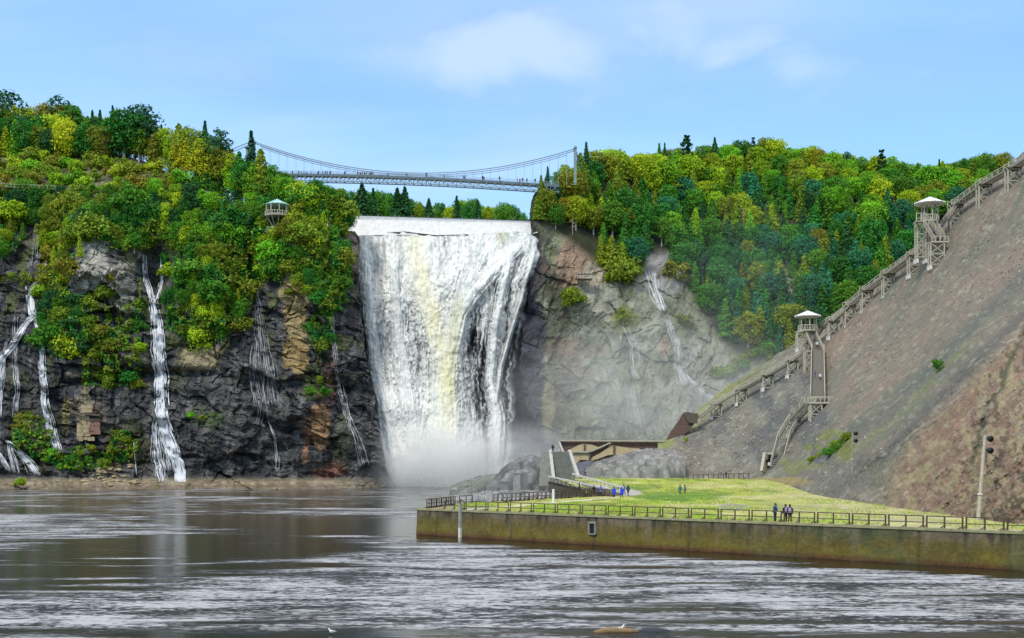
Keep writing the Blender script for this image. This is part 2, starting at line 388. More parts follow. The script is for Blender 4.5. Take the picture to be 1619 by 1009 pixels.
c = paint(c, ss(.5, .62, n2)*ss(300, 260, PY), (.10, .13, .03), .7)
c = paint(c, beach, (.33, .27, .17)); c = paint(c, ss(765, 769, PY)*beach, (.20, .15, .11), .8)
c = paint(c, beach*ss(.52, .62, n2), (.16, .13, .06), .7)
# add the hidden side that turns back towards the falls, and the plateau behind
X, Y, Z = PXY(PX, PY, D)
Xs, Ys, Zs = [X], [Y], [Z]
def ext_cols(X, Y, Z, c, dv, k, side):
    e = -1 if side > 0 else 0
    xs = [X[e]+dv[0]*i/k for i in range(1, k+1)]; ys = [Y[e]+dv[1]*i/k for i in range(1, k+1)]; zs = [Z[e]+0*X[e] for i in range(1, k+1)]
    cs = [c[e] for i in range(k)]
    if side > 0: return [np.concatenate([A, np.array(B)]) for A, B in ((X, xs), (Y, ys), (Z, zs), (c, cs))]
    return [np.concatenate([np.array(B)[::-1], A]) for A, B in ((X, xs), (Y, ys), (Z, zs), (c, cs))]
X, Y, Z, c = ext_cols(X, Y, Z, c, (-6, 48), 6, 1)
pl = 10
def plateau(X, Y, Z, c, dist, k, rise=0.):
    a = [np.stack([A[:, -1]+d*f(A[:, -1]) for d in np.linspace(0, 1, k+1)[1:]], 1) for A, f in ((X, lambda q: 0*q), (Y, lambda q: 0*q+dist), (Z, lambda q: 0*q+rise))]
    return np.concatenate([X, a[0]], 1), np.concatenate([Y, a[1]], 1), np.concatenate([Z, a[2]], 1), np.concatenate([c, np.repeat(c[:, -1:], k, 1)], 1)
X, Y, Z, c = plateau(X, Y, Z, c, 160, 4, -2)
o = link(grid_mesh('cliff', X, Y, Z, M['rock'], c, flip=True, smooth=False))
setprops(o, 'dark layered shale cliff with ochre and white patches left of the big waterfall', kind='structure')
TL = Terr(PX, PY, DL)

# ---- rock wall behind and under the falls
u = np.linspace(505, 905, 200); v = np.linspace(0, 1, 160); U, V = np.meshgrid(u, v, indexing='ij')
PY = 778+(poly(u, [(505, 372), (560, 371), (640, 366), (690, 372), (835, 367), (905, 368)])[:, None]-778)*V; PX = U
D = tps([(505, 778, 436), (905, 778, 436), (505, 370, 440), (905, 370, 440), (640, 372, 430), (835, 372, 432), (700, 778, 426), (700, 560, 429), (760, 600, 433), (560, 560, 433), (850, 600, 430)], PX, PY)
D = D-.8*facets((PX+9*fbm(PX/20, PY/20, 57, 3))/30, PY/60, 9)-2.5*(ridged(PX/30, PY/60, 50, 4)-.5)-1.5*(fbm(PX/9, PY/9, 51, 4)-.5)
DB = D
c = np.zeros(PX.shape+(3,)); c[:] = (.05, .047, .058); c = paint(c, ss(.5, .68, fbm(PX/14, PY/30, 54, 4)), (.11, .105, .12), .8)
X, Y, Z = PXY(PX, PY, D); X, Y, Z, c = plateau(X, Y, Z, c, 10, 2, 0)
o = link(grid_mesh('rock_wall', X, Y, Z, M['rock'], c, flip=True)); setprops(o, 'wet black rock wall behind the waterfall', kind='structure')
TB = Terr(PX, PY, DB)

# ---- right cliff and forest hill
u = np.linspace(0, 1, 520); v = np.linspace(0, 1, 330); U, V = np.meshgrid(u, v, indexing='ij')
xr = 836+u*(1800-836)
topR = poly(xr, [(836, 330), (850, 300), (900, 282), (950, 276), (1050, 276), (1200, 258), (1300, 272), (1400, 287), (1480, 298), (1600, 270), (1800, 250)])
PY = 760+(topR-760)[:, None]*V
edgeR = np.interp(PY, [330, 372, 385, 400, 430, 500, 560, 640, 700, 760], [836, 842, 850, 850, 838, 830, 822, 832, 862, 905])+(fbm(PY/14, PY*0, 62, 4)-.5)*10
PX = edgeR+(1800-edgeR)*U
ctlR = [(836, 330, 432), (850, 400, 428), (830, 500, 424), (840, 640, 418), (905, 760, 408), (1000, 760, 400), (1200, 760, 395), (1500, 760, 395), (1800, 760, 395),
        (900, 400, 432), (1000, 470, 430), (1100, 540, 424), (1000, 620, 412), (1150, 640, 408), (1250, 560, 418), (1240, 470, 445), (1040, 400, 452), (1400, 500, 430), (1800, 500, 430),
        (950, 400, 440), (860, 300, 446), (900, 282, 470), (1000, 276, 500), (1200, 258, 545), (1100, 350, 490), (1300, 350, 500), (1400, 287, 540), (1500, 295, 540), (1400, 400, 470), (1800, 250, 550), (1600, 350, 500)]
D = tps(ctlR, PX, PY)
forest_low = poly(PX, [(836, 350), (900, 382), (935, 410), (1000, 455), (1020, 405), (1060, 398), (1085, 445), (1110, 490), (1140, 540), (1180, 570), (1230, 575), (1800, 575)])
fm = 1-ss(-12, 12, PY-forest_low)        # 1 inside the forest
rk = 1-fm*.8
wx_ = PX+PY*.35+24*(fbm(PX/40, PY/40, 66, 4)-.5); wy_ = PY-PX*.35+24*(fbm(PX/40, PY/40, 68, 4)-.5)
D = D-rk*(5*(ridged(wx_/70, wy_/110, 70, 5)-.5)+.7*facets(wx_/50, wy_/30, 5, .8)+3.4*(fbm(wx_/14, wy_/26, 71, 6, .55)-.5))+rk*(.7*crack(wx_/15, wy_/50, 37))-6*fm*(fbm(PX/60, PY/60, 75, 3)-.5)
DR = D
c = np.zeros(PX.shape+(3,)); c[:] = (.165, .17, .115); n = fbm(PX/22, PY/22, 80, 5); n2 = fbm((PX-PY*.4)/7, (PY+PX*.4)/16, 83, 4)
c = paint(c, ss(.48, .66, n), (.25, .25, .185), .9); c = paint(c, ss(.5, .34, n), (.11, .115, .07), .8); c = paint(c, ss(.52, .66, n2), (.15, .165, .07), .7)
for (bx, by, brx, bry, bc, bk) in [
    (838, 560, 26, 190, (.05, .046, .056), 1), (855, 680, 34, 80, (.055, .052, .058), 1), (850, 420, 20, 50, (.06, .052, .05), .9), (880, 470, 22, 60, (.075, .07, .045), .8),
    (915, 410, 44, 40, (.30, .20, .13), .95), (940, 440, 22, 26, (.36, .31, .22), .8), (890, 560, 30, 30, (.14, .10, .06), .8), (905, 600, 40, 24, (.15, .11, .075), .7), (930, 555, 30, 12, (.17, .115, .08), .7),
    (867, 640, 9, 55, (.36, .31, .16), .9), (880, 640, 24, 80, (.10, .10, .055), .6), (950, 480, 40, 30, (.33, .31, .24), .6), (1040, 425, 34, 45, (.27, .26, .24), .85),
    (985, 500, 18, 24, (.13, .14, .03), .8), (1050, 545, 10, 20, (.30, .20, .14), .6), (1260, 490, 40, 50, (.26, .24, .22), .8), (1110, 600, 60, 60, (.24, .235, .21), .6)]:
    c = paint(c, blob(PX, PY, bx, by, brx, bry), bc, bk)
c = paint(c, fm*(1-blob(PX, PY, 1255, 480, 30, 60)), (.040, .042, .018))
X, Y, Z = PXY(PX, PY, D)
X, Y, Z, c = ext_cols(X, Y, Z, c, (3, 40), 6, -1)
X, Y, Z, c = plateau(X, Y, Z, c, 200, 4, -6)
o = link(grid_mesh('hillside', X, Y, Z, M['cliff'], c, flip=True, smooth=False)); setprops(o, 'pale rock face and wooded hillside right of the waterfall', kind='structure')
TR = Terr(PX, PY, DR)

# ---- upper river, spillway weir, upstream bank
def far_ground():
    x = np.linspace(-170, 14, 40); y = np.linspace(470, 760, 30); X, Y = np.meshgrid(x, y, indexing='ij')
    Z = 97+3*fbm(X/40, Y/40, 90, 3)+ss(500, 700, Y)*8; c = np.zeros(X.shape+(3,)); c[:] = (.06, .07, .025)
    o = link(grid_mesh('riverbank', X, Y, Z, M['soil'], c)); setprops(o, 'green bank of the upper river behind the weir', kind='structure')
far_ground()
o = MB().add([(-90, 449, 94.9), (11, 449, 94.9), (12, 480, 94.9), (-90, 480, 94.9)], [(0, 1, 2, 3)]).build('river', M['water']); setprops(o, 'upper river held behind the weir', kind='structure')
m, nt, p = newmat('white_water_sheet'); t = N(nt, 'ShaderNodeTexCoord')
nn = noisen(nt, mapn(nt, t.outputs['Object'], (.9, .12, .25)), 1, 6, .6); n3 = noisen(nt, mapn(nt, t.outputs['Object'], (.5, .1, 1.2)), 1, 4, .6)
k = ramp(nt, nn, [(.3, .80), (.6, 1.0)], 'LINEAR')
nt.links.new(mixc(nt, 1.0, (.68, .67, .62), mixc(nt, 1.0, k, ramp(nt, n3, [(.3, .86), (.6, 1.0)], 'LINEAR'), 'MULTIPLY'), 'MULTIPLY'), p.inputs['Base Color']); p.inputs['Roughness'].default_value = .6
bump(nt, p, nn, .6, .25); M['foam'] = m
weir = empty('weir', P(680, 345, 449), 'long straight weir with smooth white water sliding down its face above the falls', 'weir')
u = np.linspace(500, 850, 180); v = np.linspace(0, 1, 30); U, V = np.meshgrid(u, v, indexing='ij')
bot = poly(u, [(500, 374), (560, 373), (620, 371), (700, 375), (840, 370), (850, 368)])[:, None]
PYw = bot+(poly(u, [(500, 340), (512, 340), (845, 350), (850, 350)])[:, None]-bot)*V**.9
Dw = 429+20*V+.35*(fbm(U/6, V*6, 95, 3)-.5)
X, Y, Z = PXY(U, PYw, Dw); o = grid_mesh('water_sheet', X, Y, Z, M['foam'], flip=True); link(o, weir); o.matrix_parent_inverse = Matrix.Translation(-weir.location)
cr = MB(); a, b = P(505, 340.4, 449.4), P(850, 350.4, 449.4); cr.bar(a, b, .7, .5); wpart(cr, 'crest_beam', M['conc'], weir)
for i in range(13):
    q = a.lerp(b, (i+.5)/13); wpart(MB().box((q.x, q.y, q.z+.5), (.35, .35, 1.0)), 'crest_post', M['conc'], weir)

# ---- ground of the promenade
front = [(-11.3, 149.3), (5, 134.6), (12, 128.3), (20, 121), (35, 107.5), (50, 94), (80, 67)]
back = [(-7.2, 166), (15.4, 204), (13.5, 236), (10, 268), (20, 330), (60, 400), (190, 400)]
def gz(x, y):
    return 3.02+1.55*ss(205, 272, y)+.0*x
tt = np.linspace(0, 6, 260); ws = np.linspace(0, 1, 200)
fx = np.interp(tt, range(7), [q[0] for q in front]); fy = np.interp(tt, range(7), [q[1] for q in front])
bx = np.interp(tt, range(7), [q[0] for q in back]); by = np.interp(tt, range(7), [q[1] for q in back])
X = fx[:, None]*(1-ws)+bx[:, None]*ws; Y = fy[:, None]*(1-ws)+by[:, None]*ws
Z = gz(X, Y)+.25*(fbm(X/6, Y/9, 101, 4)-.5)*ss(0, .04, ws)[None, :]
ipx = CX+FPX*X/Y; ipy = YH+FPX*(HC-Z)/Y
c = np.zeros(X.shape+(3,)); c[:] = (.33, .37, .05); n = fbm(X/5, Y/14, 104, 5); n2 = fbm(X/2.2, Y/5, 107, 4)
c = paint(c, ss(.5, .66, n), (.44, .42, .17), .9); c = paint(c, ss(.46, .34, n), (.12, .19, .02), .9)
c = paint(c, ss(.53, .68, n2), (.33, .31, .10), .6)
dry = ss(1150, 1330, ipx)*(1-ss(.35, .6, n)*.4); c = paint(c, dry, (.44, .38, .22), .75)
c = paint(c, blob(ipx, ipy, 1080, 785, 70, 9, .3), (.10, .20, .015), .9); c = paint(c, blob(ipx, ipy, 960, 806, 130, 7, .3), (.19, .26, .02), .7)
c = paint(c, blob(ipx, ipy, 1160, 802, 30, 5, .3), (.26, .25, .21), .9)
c = paint(c, blob(ipx, ipy, 985, 779, 30, 5.5, .25)+blob(ipx, ipy, 930, 770, 40, 4, .2)*(ipy > 764), (.40, .38, .34), .9)
fr = (1-ss(.0, .03, ws))[None, :]*ss(980, 1100, ipx); c = paint(c, fr, (.46, .42, .27), .6)
c = paint(c, (1-ss(690, 790, ipx)), (.30, .22, .13), .75)
kk = ss(0, .6, np.abs(ipy-(poly(ipx, [(600, 812), (730, 806), (780, 803), (970, 787), (1000, 786)])-0))/2.6); c = paint(c, (1-kk)*(ipx < 975)*(ipx > 690), (.55, .50, .42), .85)
o = link(grid_mesh('ground', X, Y, Z, M['turf'], c, flip=True)); setprops(o, 'grassy flat of yellow green turf behind the quay', kind='structure')
def on_ground(px, py):
    """point on the promenade seen at this pixel"""
    z = 3.02
    for _ in range(12):
        y = FPX*(HC-z)/(py-YH); z = float(gz(0, y))
    return Vector(((px-CX)/FPX*y, y, z))

# ---- shale slope on the right
u = np.concatenate([np.linspace(1040, 1720, 580), np.linspace(1726, 3100, 110)]); v = np.linspace(0, 1, 380); U, V = np.meshgrid(u, v, indexing='ij')
Yf = poly(u, [(1040, 288), (1120, 282), (1200, 268), (1240, 240), (1290, 205), (1340, 182), (1400, 158), (1470, 140), (1540, 126), (1619, 113), (1800, 92), (3100, 58)])
pf = YH+FPX*(HC-(gz(0, Yf)-.6))/Yf
pc = poly(u, [(1040, 697), (1058, 690), (1075, 668), (1100, 652), (1150, 612), (1200, 578), (1250, 548), (1297, 517), (1340, 478), (1400, 432), (1470, 372), (1500, 342), (1560, 290), (1600, 258), (1619, 240), (1700, 178), (1800, 110), (2300, -150), (3100, -300)])
pc = pc+(fbm(u/16, u*0, 111, 3)-.5)*7
PX = U+0*V; PY = pf[:, None]+(pc-pf)[:, None]*V
ctlS = [(x, float(np.interp(x, u, pf)), float(np.interp(x, u, Yf))) for x in (1040, 1120, 1200, 1290, 1400, 1540, 1619, 1800, 2400, 3100)]
ctlS += [(1040, 697, 332), (1100, 652, 352), (1200, 578, 350), (1297, 517, 342), (1400, 432, 322), (1470, 372, 306), (1560, 290, 292), (1619, 240, 284), (1700, 178, 270), (1800, 110, 255),
         (1619, 480, 196), (1560, 560, 176), (1450, 650, 186), (1350, 705, 208), (1300, 610, 292), (1450, 500, 268), (1530, 420, 262), (1200, 670, 312), (1120, 700, 318), (1800, 500, 150), (1700, 330, 225), (2300, -150, 215), (3100, -300, 165), (2300, 400, 135), (3100, 400, 100)]
D = tps(ctlS, PX, PY)
ang = R(38)      # the slope's debris runs down to the left
A = PX*math.cos(ang)-PY*math.sin(ang); B = PX*math.sin(ang)+PY*math.cos(ang)
fan = ss(1330, 1250, PX)
A2 = PX*math.cos(R(62))-PY*math.sin(R(62)); B2 = PX*math.sin(R(62))+PY*math.cos(R(62))
warp = 22*(fbm(PX/90, PY/90, 115, 3)-.5)
rill = ridged(A/230, (B+warp)/15, 120, 4); rill2 = ridged(A2/120, (B2+warp)/11, 124, 4)
wl = ss(30, -80, (PX-1500)*.55+(PY-470))       # upper left of the spur: steeper streaks
rl = rill*(1-wl)+rill2*wl
near = ss(1300, 1500, PX+ (PY-560)*.6)*ss(420, 560, PY)
env = ss(0, .05, V)*(1-ss(.93, 1, V))
D = D-env*((2.4-.9*near)*(rl-.5)+3.2*(ridged(A/400, (B+warp)/60, 180, 3)-.5)*(1-wl*.6)+(1.8+1.2*near)*(fbm(PX/40, PY/40, 130, 5)-.5)+(.5+.5*near)*(fbm(PX/7, PY/7, 133, 4)-.5))
g1x = poly(PY, [(470, 1640), (560, 1602), (600, 1590), (640, 1562), (700, 1543), (740, 1535)])
gul = np.exp(-((PX-g1x-6*(fbm(PY/14, PX*0, 137, 3)-.5)*2)/5.0)**2)*ss(480, 520, PY)*(1-ss(720, 752, PY)); D = D+gul*1.1
spur = poly(PX, [(1240, 800), (1300, 752), (1400, 690), (1500, 590), (1560, 530), (1619, 470), (1800, 330)])
D = D-5*env*np.exp(-((PY-spur-18)/26)**2)*ss(1290, 1400, PX)+2*env*np.exp(-((PY-spur+14)/12)**2)*ss(1290, 1400, PX)
DS = D
c = np.zeros(PX.shape+(3,)); c[:] = (.195, .165, .120); n = fbm(A/170, (B+warp)/20, 140, 5); nn2 = fbm(A2/90, (B2+warp)/16, 143, 5); nm = n*(1-wl)+nn2*wl
c = paint(c, ss(.50, .62, nm), (.150, .148, .105), .95); c = paint(c, ss(.46, .36, nm), (.225, .172, .125), .85)
grey = ss(1330, 1215, PX+(640-PY)*.42)*ss(600, 400, PX*0+np.abs(PY-640)+250); grey = np.clip(grey+ss(1345, 1300, PX)*ss(560, 620, PY), 0, 1)
c = paint(c, grey, (.158, .146, .115), .95); c = paint(c, grey*ss(.5, .62, fbm(PX/30, PY/30, 150, 4)), (.105, .105, .10), .8)
c = paint(c, grey*ss(.5, .6, fbm(PX/22, PY/22, 154, 4)), (.20, .195, .15), .6)
d_sp = PY-spur
c = paint(c, np.exp(-((d_sp+34)/20)**2)*ss(1300, 1350, PX)*.9, (.115, .118, .095), .9)
c = paint(c, np.exp(-((d_sp+14)/9)**2)*ss(.42, .55, fbm(A/30, B/8, 158, 4))*ss(1290, 1330, PX)*(1-ss(1560, 1600, PX)), (.18, .19, .08), .6)
c = paint(c, np.exp(-((d_sp-26)/14)**2)*ss(1280, 1330, PX), (.10, .095, .080), .85)
c = paint(c, ss(35, 70, d_sp)*ss(1380, 1450, PX), (.215, .135, .085), .9)
c = paint(c, ss(35, 70, d_sp)*ss(1380, 1450, PX)*ss(.5, .6, fbm(PX/14, PY/18, 162, 5)), (.27, .215, .115), .9)
c = paint(c, ss(.56, .70, fbm(PX/9, PY/11, 166, 4))*ss(35, 70, d_sp)*ss(1480, 1560, PX), (.07, .055, .035), .8)
c = paint(c, gul, (.05, .055, .025), .85)
c = paint(c, blob(PX, PY, 1318, 710, 40, 20, .9), (.15, .17, .035), .85); c = paint(c, blob(PX, PY, 1270, 735, 40, 12, .9), (.19, .19, .07), .7); c = paint(c, blob(PX, PY, 1235, 762, 60, 8, .3), (.28, .22, .08), .8)
c = paint(c, blob(PX, PY, 1330, 755, 60, 22, .35), (.155, .143, .122), .8)
crest = ss(34, 6, PY-pc[:, None])
c = paint(c, crest*ss(1250, 1150, PX), (.24, .27, .05), .6); c = paint(c, crest*ss(1500, 1560, PX), (.13, .125, .11), .8)
c = paint(c, ss(1480, 1600, PX)*ss(430, 330, PY)*ss(.42, .6, fbm(PX/20, PY/20, 171, 4)), (.17, .155, .11), .8)
c = paint(c, blob(PX, PY, 1500, 520, 20, 16, .3)*0+ss(.66, .74, fbm(A/12, B/4, 175, 3))*.6, (.40, .37, .27), .5)
X, Y, Z = PXY(PX, PY, D)
# far side of the ridge falls away again
k = 5
bk_ = ss(1380, 1600, u); ex = [np.stack([A_[:, -1]+q*dd for q in np.linspace(0, 1, k+1)[1:]], 1) for A_, dd in ((X, 10+60*bk_), (Y, 40+70*bk_), (Z, -45+40*bk_))]
X = np.concatenate([X, ex[0]], 1); Y = np.concatenate([Y, ex[1]], 1); Z = np.concatenate([Z, ex[2]], 1); c = np.concatenate([c, np.repeat(c[:, -1:], k, 1)], 1)
o = link(grid_mesh('slope', X, Y, Z, M['shale'], c, flip=True)); setprops(o, 'steep pinkish brown shale slope streaked with grey and green', kind='structure')
TS = Terr(PX, PY, DS)
# ================================================================ THE WATERFALL
u = np.linspace(548, 862, 420); v = np.linspace(0, 1, 520); PX, V = np.meshgrid(u, v, indexing='ij')
lip = poly(u, [(548, 372), (600, 372), (640, 369), (690, 374), (760, 369), (820, 366), (835, 368), (862, 386)])+2.5*(fbm(u/7, u*0, 200, 3)-.5)
PY = 778+(lip-778)[:, None]*V
eL = np.interp(PY, [360, 380, 500, 560, 600, 660, 720, 778], [560, 562, 565, 568, 574, 587, 602, 624])+(fbm(PY/20, PY*0, 201, 4)-.5)*6
eR = np.interp(PY, [360, 380, 400, 420, 440, 470, 500, 560, 600, 640, 720, 778], [838, 848, 856, 850, 838, 830, 826, 814, 812, 815, 812, 800])+(fbm(PY/14, PY*0, 206, 4)-.5)*12
S = np.clip((PX-eL)/(eR-eL), -.3, 1.3)
w = (PY-365)/400.
wob = 5*(fbm(PX/30, PY/60, 210, 4)-.5)
def streak(a, fx, fy, seed, sharp=.5):
    """falling strands: fine across, long down, broken by finer turbulence"""
    return .5*fbm((a+wob)*fx, PY*fy, seed, 5, .58)+.32*fbm((a+wob)*fx*2.3, PY*fy*1.7, seed+7, 4, .6)+.18*fbm(PX/3.5, PY/5., seed+13, 3)
Sx = S*270
veil = streak(Sx, 1/9., 1/90., 220)
den = ss(.34, .62, veil)
# how much water each part of the curtain carries
cover = np.interp(S, [-.3, -.01, .02, .12, .3, .5, .62, .72, .82, .92, 1.0, 1.04, 1.3], [0, 0, .80, .82, .80, .88, .84, .76, .78, .76, .62, 0, 0])
cover = cover+.20*ss(.35, .05, w)                                   # full at the lip
cover = cover-.40*np.exp(-((PX-762)/26)**2)*ss(470, 560, PY)*(1-ss(700, 750, PY))
cover = cover-.36*np.exp(-((PX-730)/15)**2)*ss(450, 520, PY)*(1-ss(640, 740, PY))
cover = cover-.30*np.exp(-((PX-806)/20)**2)*ss(460, 540, PY)-.3*np.exp(-((PX-590)/16)**2)*ss(640, 665, PY)*0
cover = cover-.30*np.exp(-((PX-600)/24)**2)*ss(380, 420, PY)*(1-ss(480, 530, PY))-.16*np.exp(-((PX-640)/20)**2)*ss(450, 500, PY)*(1-ss(590, 640, PY))
cover = cover+.22*np.exp(-((PY-(505+.12*(PX-570)))/9)**2)*(1-ss(640, 670, PX))+.25*np.exp(-((PY-(640+.1*(PX-590)))/16)**2)*(1-ss(640, 690, PX))+.18*ss(660, 740, PY)*(1-ss(700, 730, PX))
B = np.clip(.25*cover+den*cover*1.35-(1-cover)*.2, 0, 1)
def chute(cx, hw, seed, k=1.0, edge=.35):
    c_ = np.interp(PY, *zip(*cx)); h_ = np.interp(PY, *zip(*hw)); a = (PX-c_)/h_
    st = streak(a*22, 1/7., 1/110., seed); m = 1-ss(edge-.15, 1.55, np.abs(a)+.9*(st-.5)*2)
    return m*k*(.74+.26*ss(.3, .6, st)), m
ch = [chute([(366, 655), (420, 662), (500, 684), (560, 698), (640, 702), (778, 696)], [(366, 42), (450, 44), (560, 34), (778, 62)], 240),
      chute([(366, 835), (400, 808), (430, 775), (460, 748), (500, 722), (560, 708), (778, 690)], [(366, 16), (400, 17), (460, 20), (560, 22), (778, 30)], 250),
      chute([(366, 760), (420, 745), (470, 728), (520, 712), (778, 700)], [(366, 40), (430, 26), (500, 14), (778, 10)], 256, .8),
      chute([(366, 812), (430, 800), (470, 790), (520, 782), (600, 775), (660, 787), (778, 782)], [(366, 10), (470, 9), (600, 8), (680, 12), (778, 9)], 262, .95),
      chute([(366, 850), (420, 838), (480, 822), (530, 806), (580, 792), (640, 784), (778, 780)], [(366, 5), (480, 4), (600, 4), (778, 4)], 268, .8),
      chute([(366, 575), (500, 584), (600, 598), (640, 612), (700, 622), (778, 640)], [(366, 12), (600, 14), (700, 26), (778, 34)], 274, .85),
      chute([(366, 618), (520, 628), (640, 646), (778, 660)], [(366, 14), (520, 16), (640, 26), (778, 38)], 278, .8)]
body = np.zeros_like(B)
for b_, m_ in ch: B = np.maximum(B, b_); body = np.maximum(body, m_)
gate = ss(-.015, .05, S+.05*(veil-.5)*2)*(1-ss(.95, 1.03, S+.10*(veil-.5)*2))
B = B*gate
B = B*(1-.75*blob(PX, PY, 642, 370, 20, 5, .2))*(1-.5*blob(PX, PY, 720, 372, 24, 3, .2))
B = np.clip(B, 0, 1)
D = tps([(548, 778, 412), (862, 778, 412), (700, 778, 406), (600, 660, 415), (700, 560, 418), (600, 372, 427), (700, 374, 427), (850, 368, 429), (700, 420, 424), (600, 420, 424), (840, 420, 425), (800, 560, 422), (580, 540, 420)], PX, PY)
D = D-3.2*body*ss(.02, .25, w)-.5*B-.5*(veil-.5)*2-2.2*np.exp(-((PY-(640+.1*(PX-590)))/22)**2)*(1-ss(640, 700, PX))*ss(0, .1, S)
D = D+.2*(fbm(PX/5, PY/8, 290, 4)-.5)+1.5*(fbm(PX/16, PY/30, 294, 4)-.5)
D = np.minimum(D, 426+3*ss(560, 380, PY)); D = D+(fbm(PX/12, PY/12, 299, 3)-.5)*.8
DF = D
yel = np.exp(-((PX-np.interp(PY, [366, 420, 500, 560, 700], [654, 660, 682, 704, 706]))/np.interp(PY, [366, 500, 700], [13, 20, 16]))**2)*(1-ss(640, 720, PY))
yel2 = np.exp(-((PX-np.interp(PY, [440, 500, 600, 700], [728, 722, 712, 706]))/10)**2)*ss(450, 490, PY)*(1-ss(600, 700, PY))+.8*np.exp(-((PX-793)/9)**2)*ss(392, 376, PY)
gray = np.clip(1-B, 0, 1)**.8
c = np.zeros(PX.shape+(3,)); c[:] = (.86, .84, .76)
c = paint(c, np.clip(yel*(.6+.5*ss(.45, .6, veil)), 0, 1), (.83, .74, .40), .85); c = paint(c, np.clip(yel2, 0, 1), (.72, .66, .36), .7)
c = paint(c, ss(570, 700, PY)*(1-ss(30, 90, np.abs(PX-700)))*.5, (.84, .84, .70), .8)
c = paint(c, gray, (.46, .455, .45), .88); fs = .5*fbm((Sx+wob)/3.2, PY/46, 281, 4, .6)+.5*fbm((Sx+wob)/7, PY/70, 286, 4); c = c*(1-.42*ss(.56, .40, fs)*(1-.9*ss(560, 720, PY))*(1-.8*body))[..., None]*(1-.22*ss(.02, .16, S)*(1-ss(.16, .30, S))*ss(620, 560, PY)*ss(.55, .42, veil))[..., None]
alpha = ss(.0, .44, B)
X, Y, Z = PXY(PX, PY, D)
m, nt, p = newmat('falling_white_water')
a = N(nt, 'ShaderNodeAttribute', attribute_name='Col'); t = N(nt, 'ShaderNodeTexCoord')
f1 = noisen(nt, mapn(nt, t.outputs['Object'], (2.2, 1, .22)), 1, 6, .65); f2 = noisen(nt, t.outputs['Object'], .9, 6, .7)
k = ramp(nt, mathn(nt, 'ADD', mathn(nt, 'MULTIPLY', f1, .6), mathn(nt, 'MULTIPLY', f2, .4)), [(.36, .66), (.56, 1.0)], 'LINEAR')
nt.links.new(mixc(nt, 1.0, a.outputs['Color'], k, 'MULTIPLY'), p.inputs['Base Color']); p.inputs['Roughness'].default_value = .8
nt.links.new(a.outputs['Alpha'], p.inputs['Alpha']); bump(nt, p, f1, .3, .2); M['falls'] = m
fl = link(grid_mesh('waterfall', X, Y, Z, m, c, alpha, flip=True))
setprops(fl, 'huge white waterfall with a yellow tinged chute plunging between the dark cliffs', 'waterfall')

# ---- thin side cascades: bundles of strands lying on the rock
m, nt, p = newmat('thin_white_water'); p.inputs['Base Color'].default_value = (.70, .70, .70, 1); p.inputs['Roughness'].default_value = .5
M['thin'] = m
def cascade(label, paths, T, name='cascade'):
    mb = MB()
    for pts, w0, w1, n, rad in paths:
        pts = np.array(pts, float); L = np.concatenate([[0], np.cumsum(np.hypot(*np.diff(pts, axis=0).T))]); tot = L[-1]
        for s in range(int(n*1.5)):
            off = rnd.gauss(0, .5); ph = rnd.random()*100; t0, t1 = (0, 1) if rnd.random() < .4 else sorted((rnd.random(), min(1, rnd.random()+.25)))
            if t1-t0 < .12: t1 = min(1, t0+.2)
            k = max(4, int(tot*(t1-t0)/5)); q = []; rr = []
            for i in range(k+1):
                t = t0+(t1-t0)*i/k; d = t*tot
                x = np.interp(d, L, pts[:, 0]); y = np.interp(d, L, pts[:, 1]); w_ = w0+(w1-w0)*t
                x += off*w_*(.85+.15*math.sin(t*5+ph))+rnd.uniform(-.2, .2)+(float(vnoise(d/24, ph, 300))-.5)*w_*.45+(float(vnoise(d/11, 7.7, 302))-.5)*2.2
                dd = T.depth(x, y)-.45; q.append(P(x, y, dd))
                rr.append(rad*.52*rnd.uniform(.55, 1.35)*(1 if 0 < i < k else .3)*(.6+.8*float(vnoise(d/14, ph+5, 301))))
            mb.tube(q, rr, 4, cap=False)
    o = mb.build(name, M['thin'], smooth=True); setprops(o, label, 'cascade'); return o
cascade('forked white cascade, the strongest on the left cliff, falling to the shore', [
    ([(229, 402), (228, 440), (238, 468), (243, 480)], 4, 5, 12, .26), ([(254, 402), (255, 445), (248, 470), (243, 480)], 3, 5, 10, .26),
    ([(243, 478), (249, 510), (251, 560), (254, 600), (256, 650)], 8, 10, 44, .34), ([(256, 645), (262, 680), (272, 705), (281, 735), (286, 762)], 9, 10, 52, .36),
    ([(254, 650), (246, 675), (248, 710), (258, 762)], 6, 12, 18, .15), ([(255, 650), (256, 690), (266, 720), (268, 745)], 6, 10, 12, .14)], TL)
cascade('branching white cascade at the left edge, splitting around dark rock', [
    ([(76, 395), (72, 425), (60, 445), (47, 462), (52, 490), (55, 505)], 3, 6, 20, .22), ([(41, 452), (44, 480), (48, 500)], 3, 4, 8, .14),
    ([(54, 500), (40, 515), (30, 530), (18, 548), (5, 565), (-8, 580)], 6, 7, 26, .20), ([(10, 540), (4, 570), (2, 610), (-2, 660)], 4, 6, 12, .14), ([(54, 500), (62, 520), (66, 560), (67, 600), (70, 640), (78, 672), (90, 712)], 5, 8, 30, .18),
    ([(26, 500), (24, 560), (28, 610), (26, 660)], 5, 5, 10, .09)], TL)
cascade('small fanning cascade low on the left cliff just above the shore', [
    ([(12, 697), (30, 712), (44, 730), (57, 752)], 5, 10, 18, .17), ([(14, 698), (18, 720), (24, 748)], 5, 8, 10, .14), ([(-10, 702), (6, 725), (16, 745)], 4, 6, 10, .16)], TL)
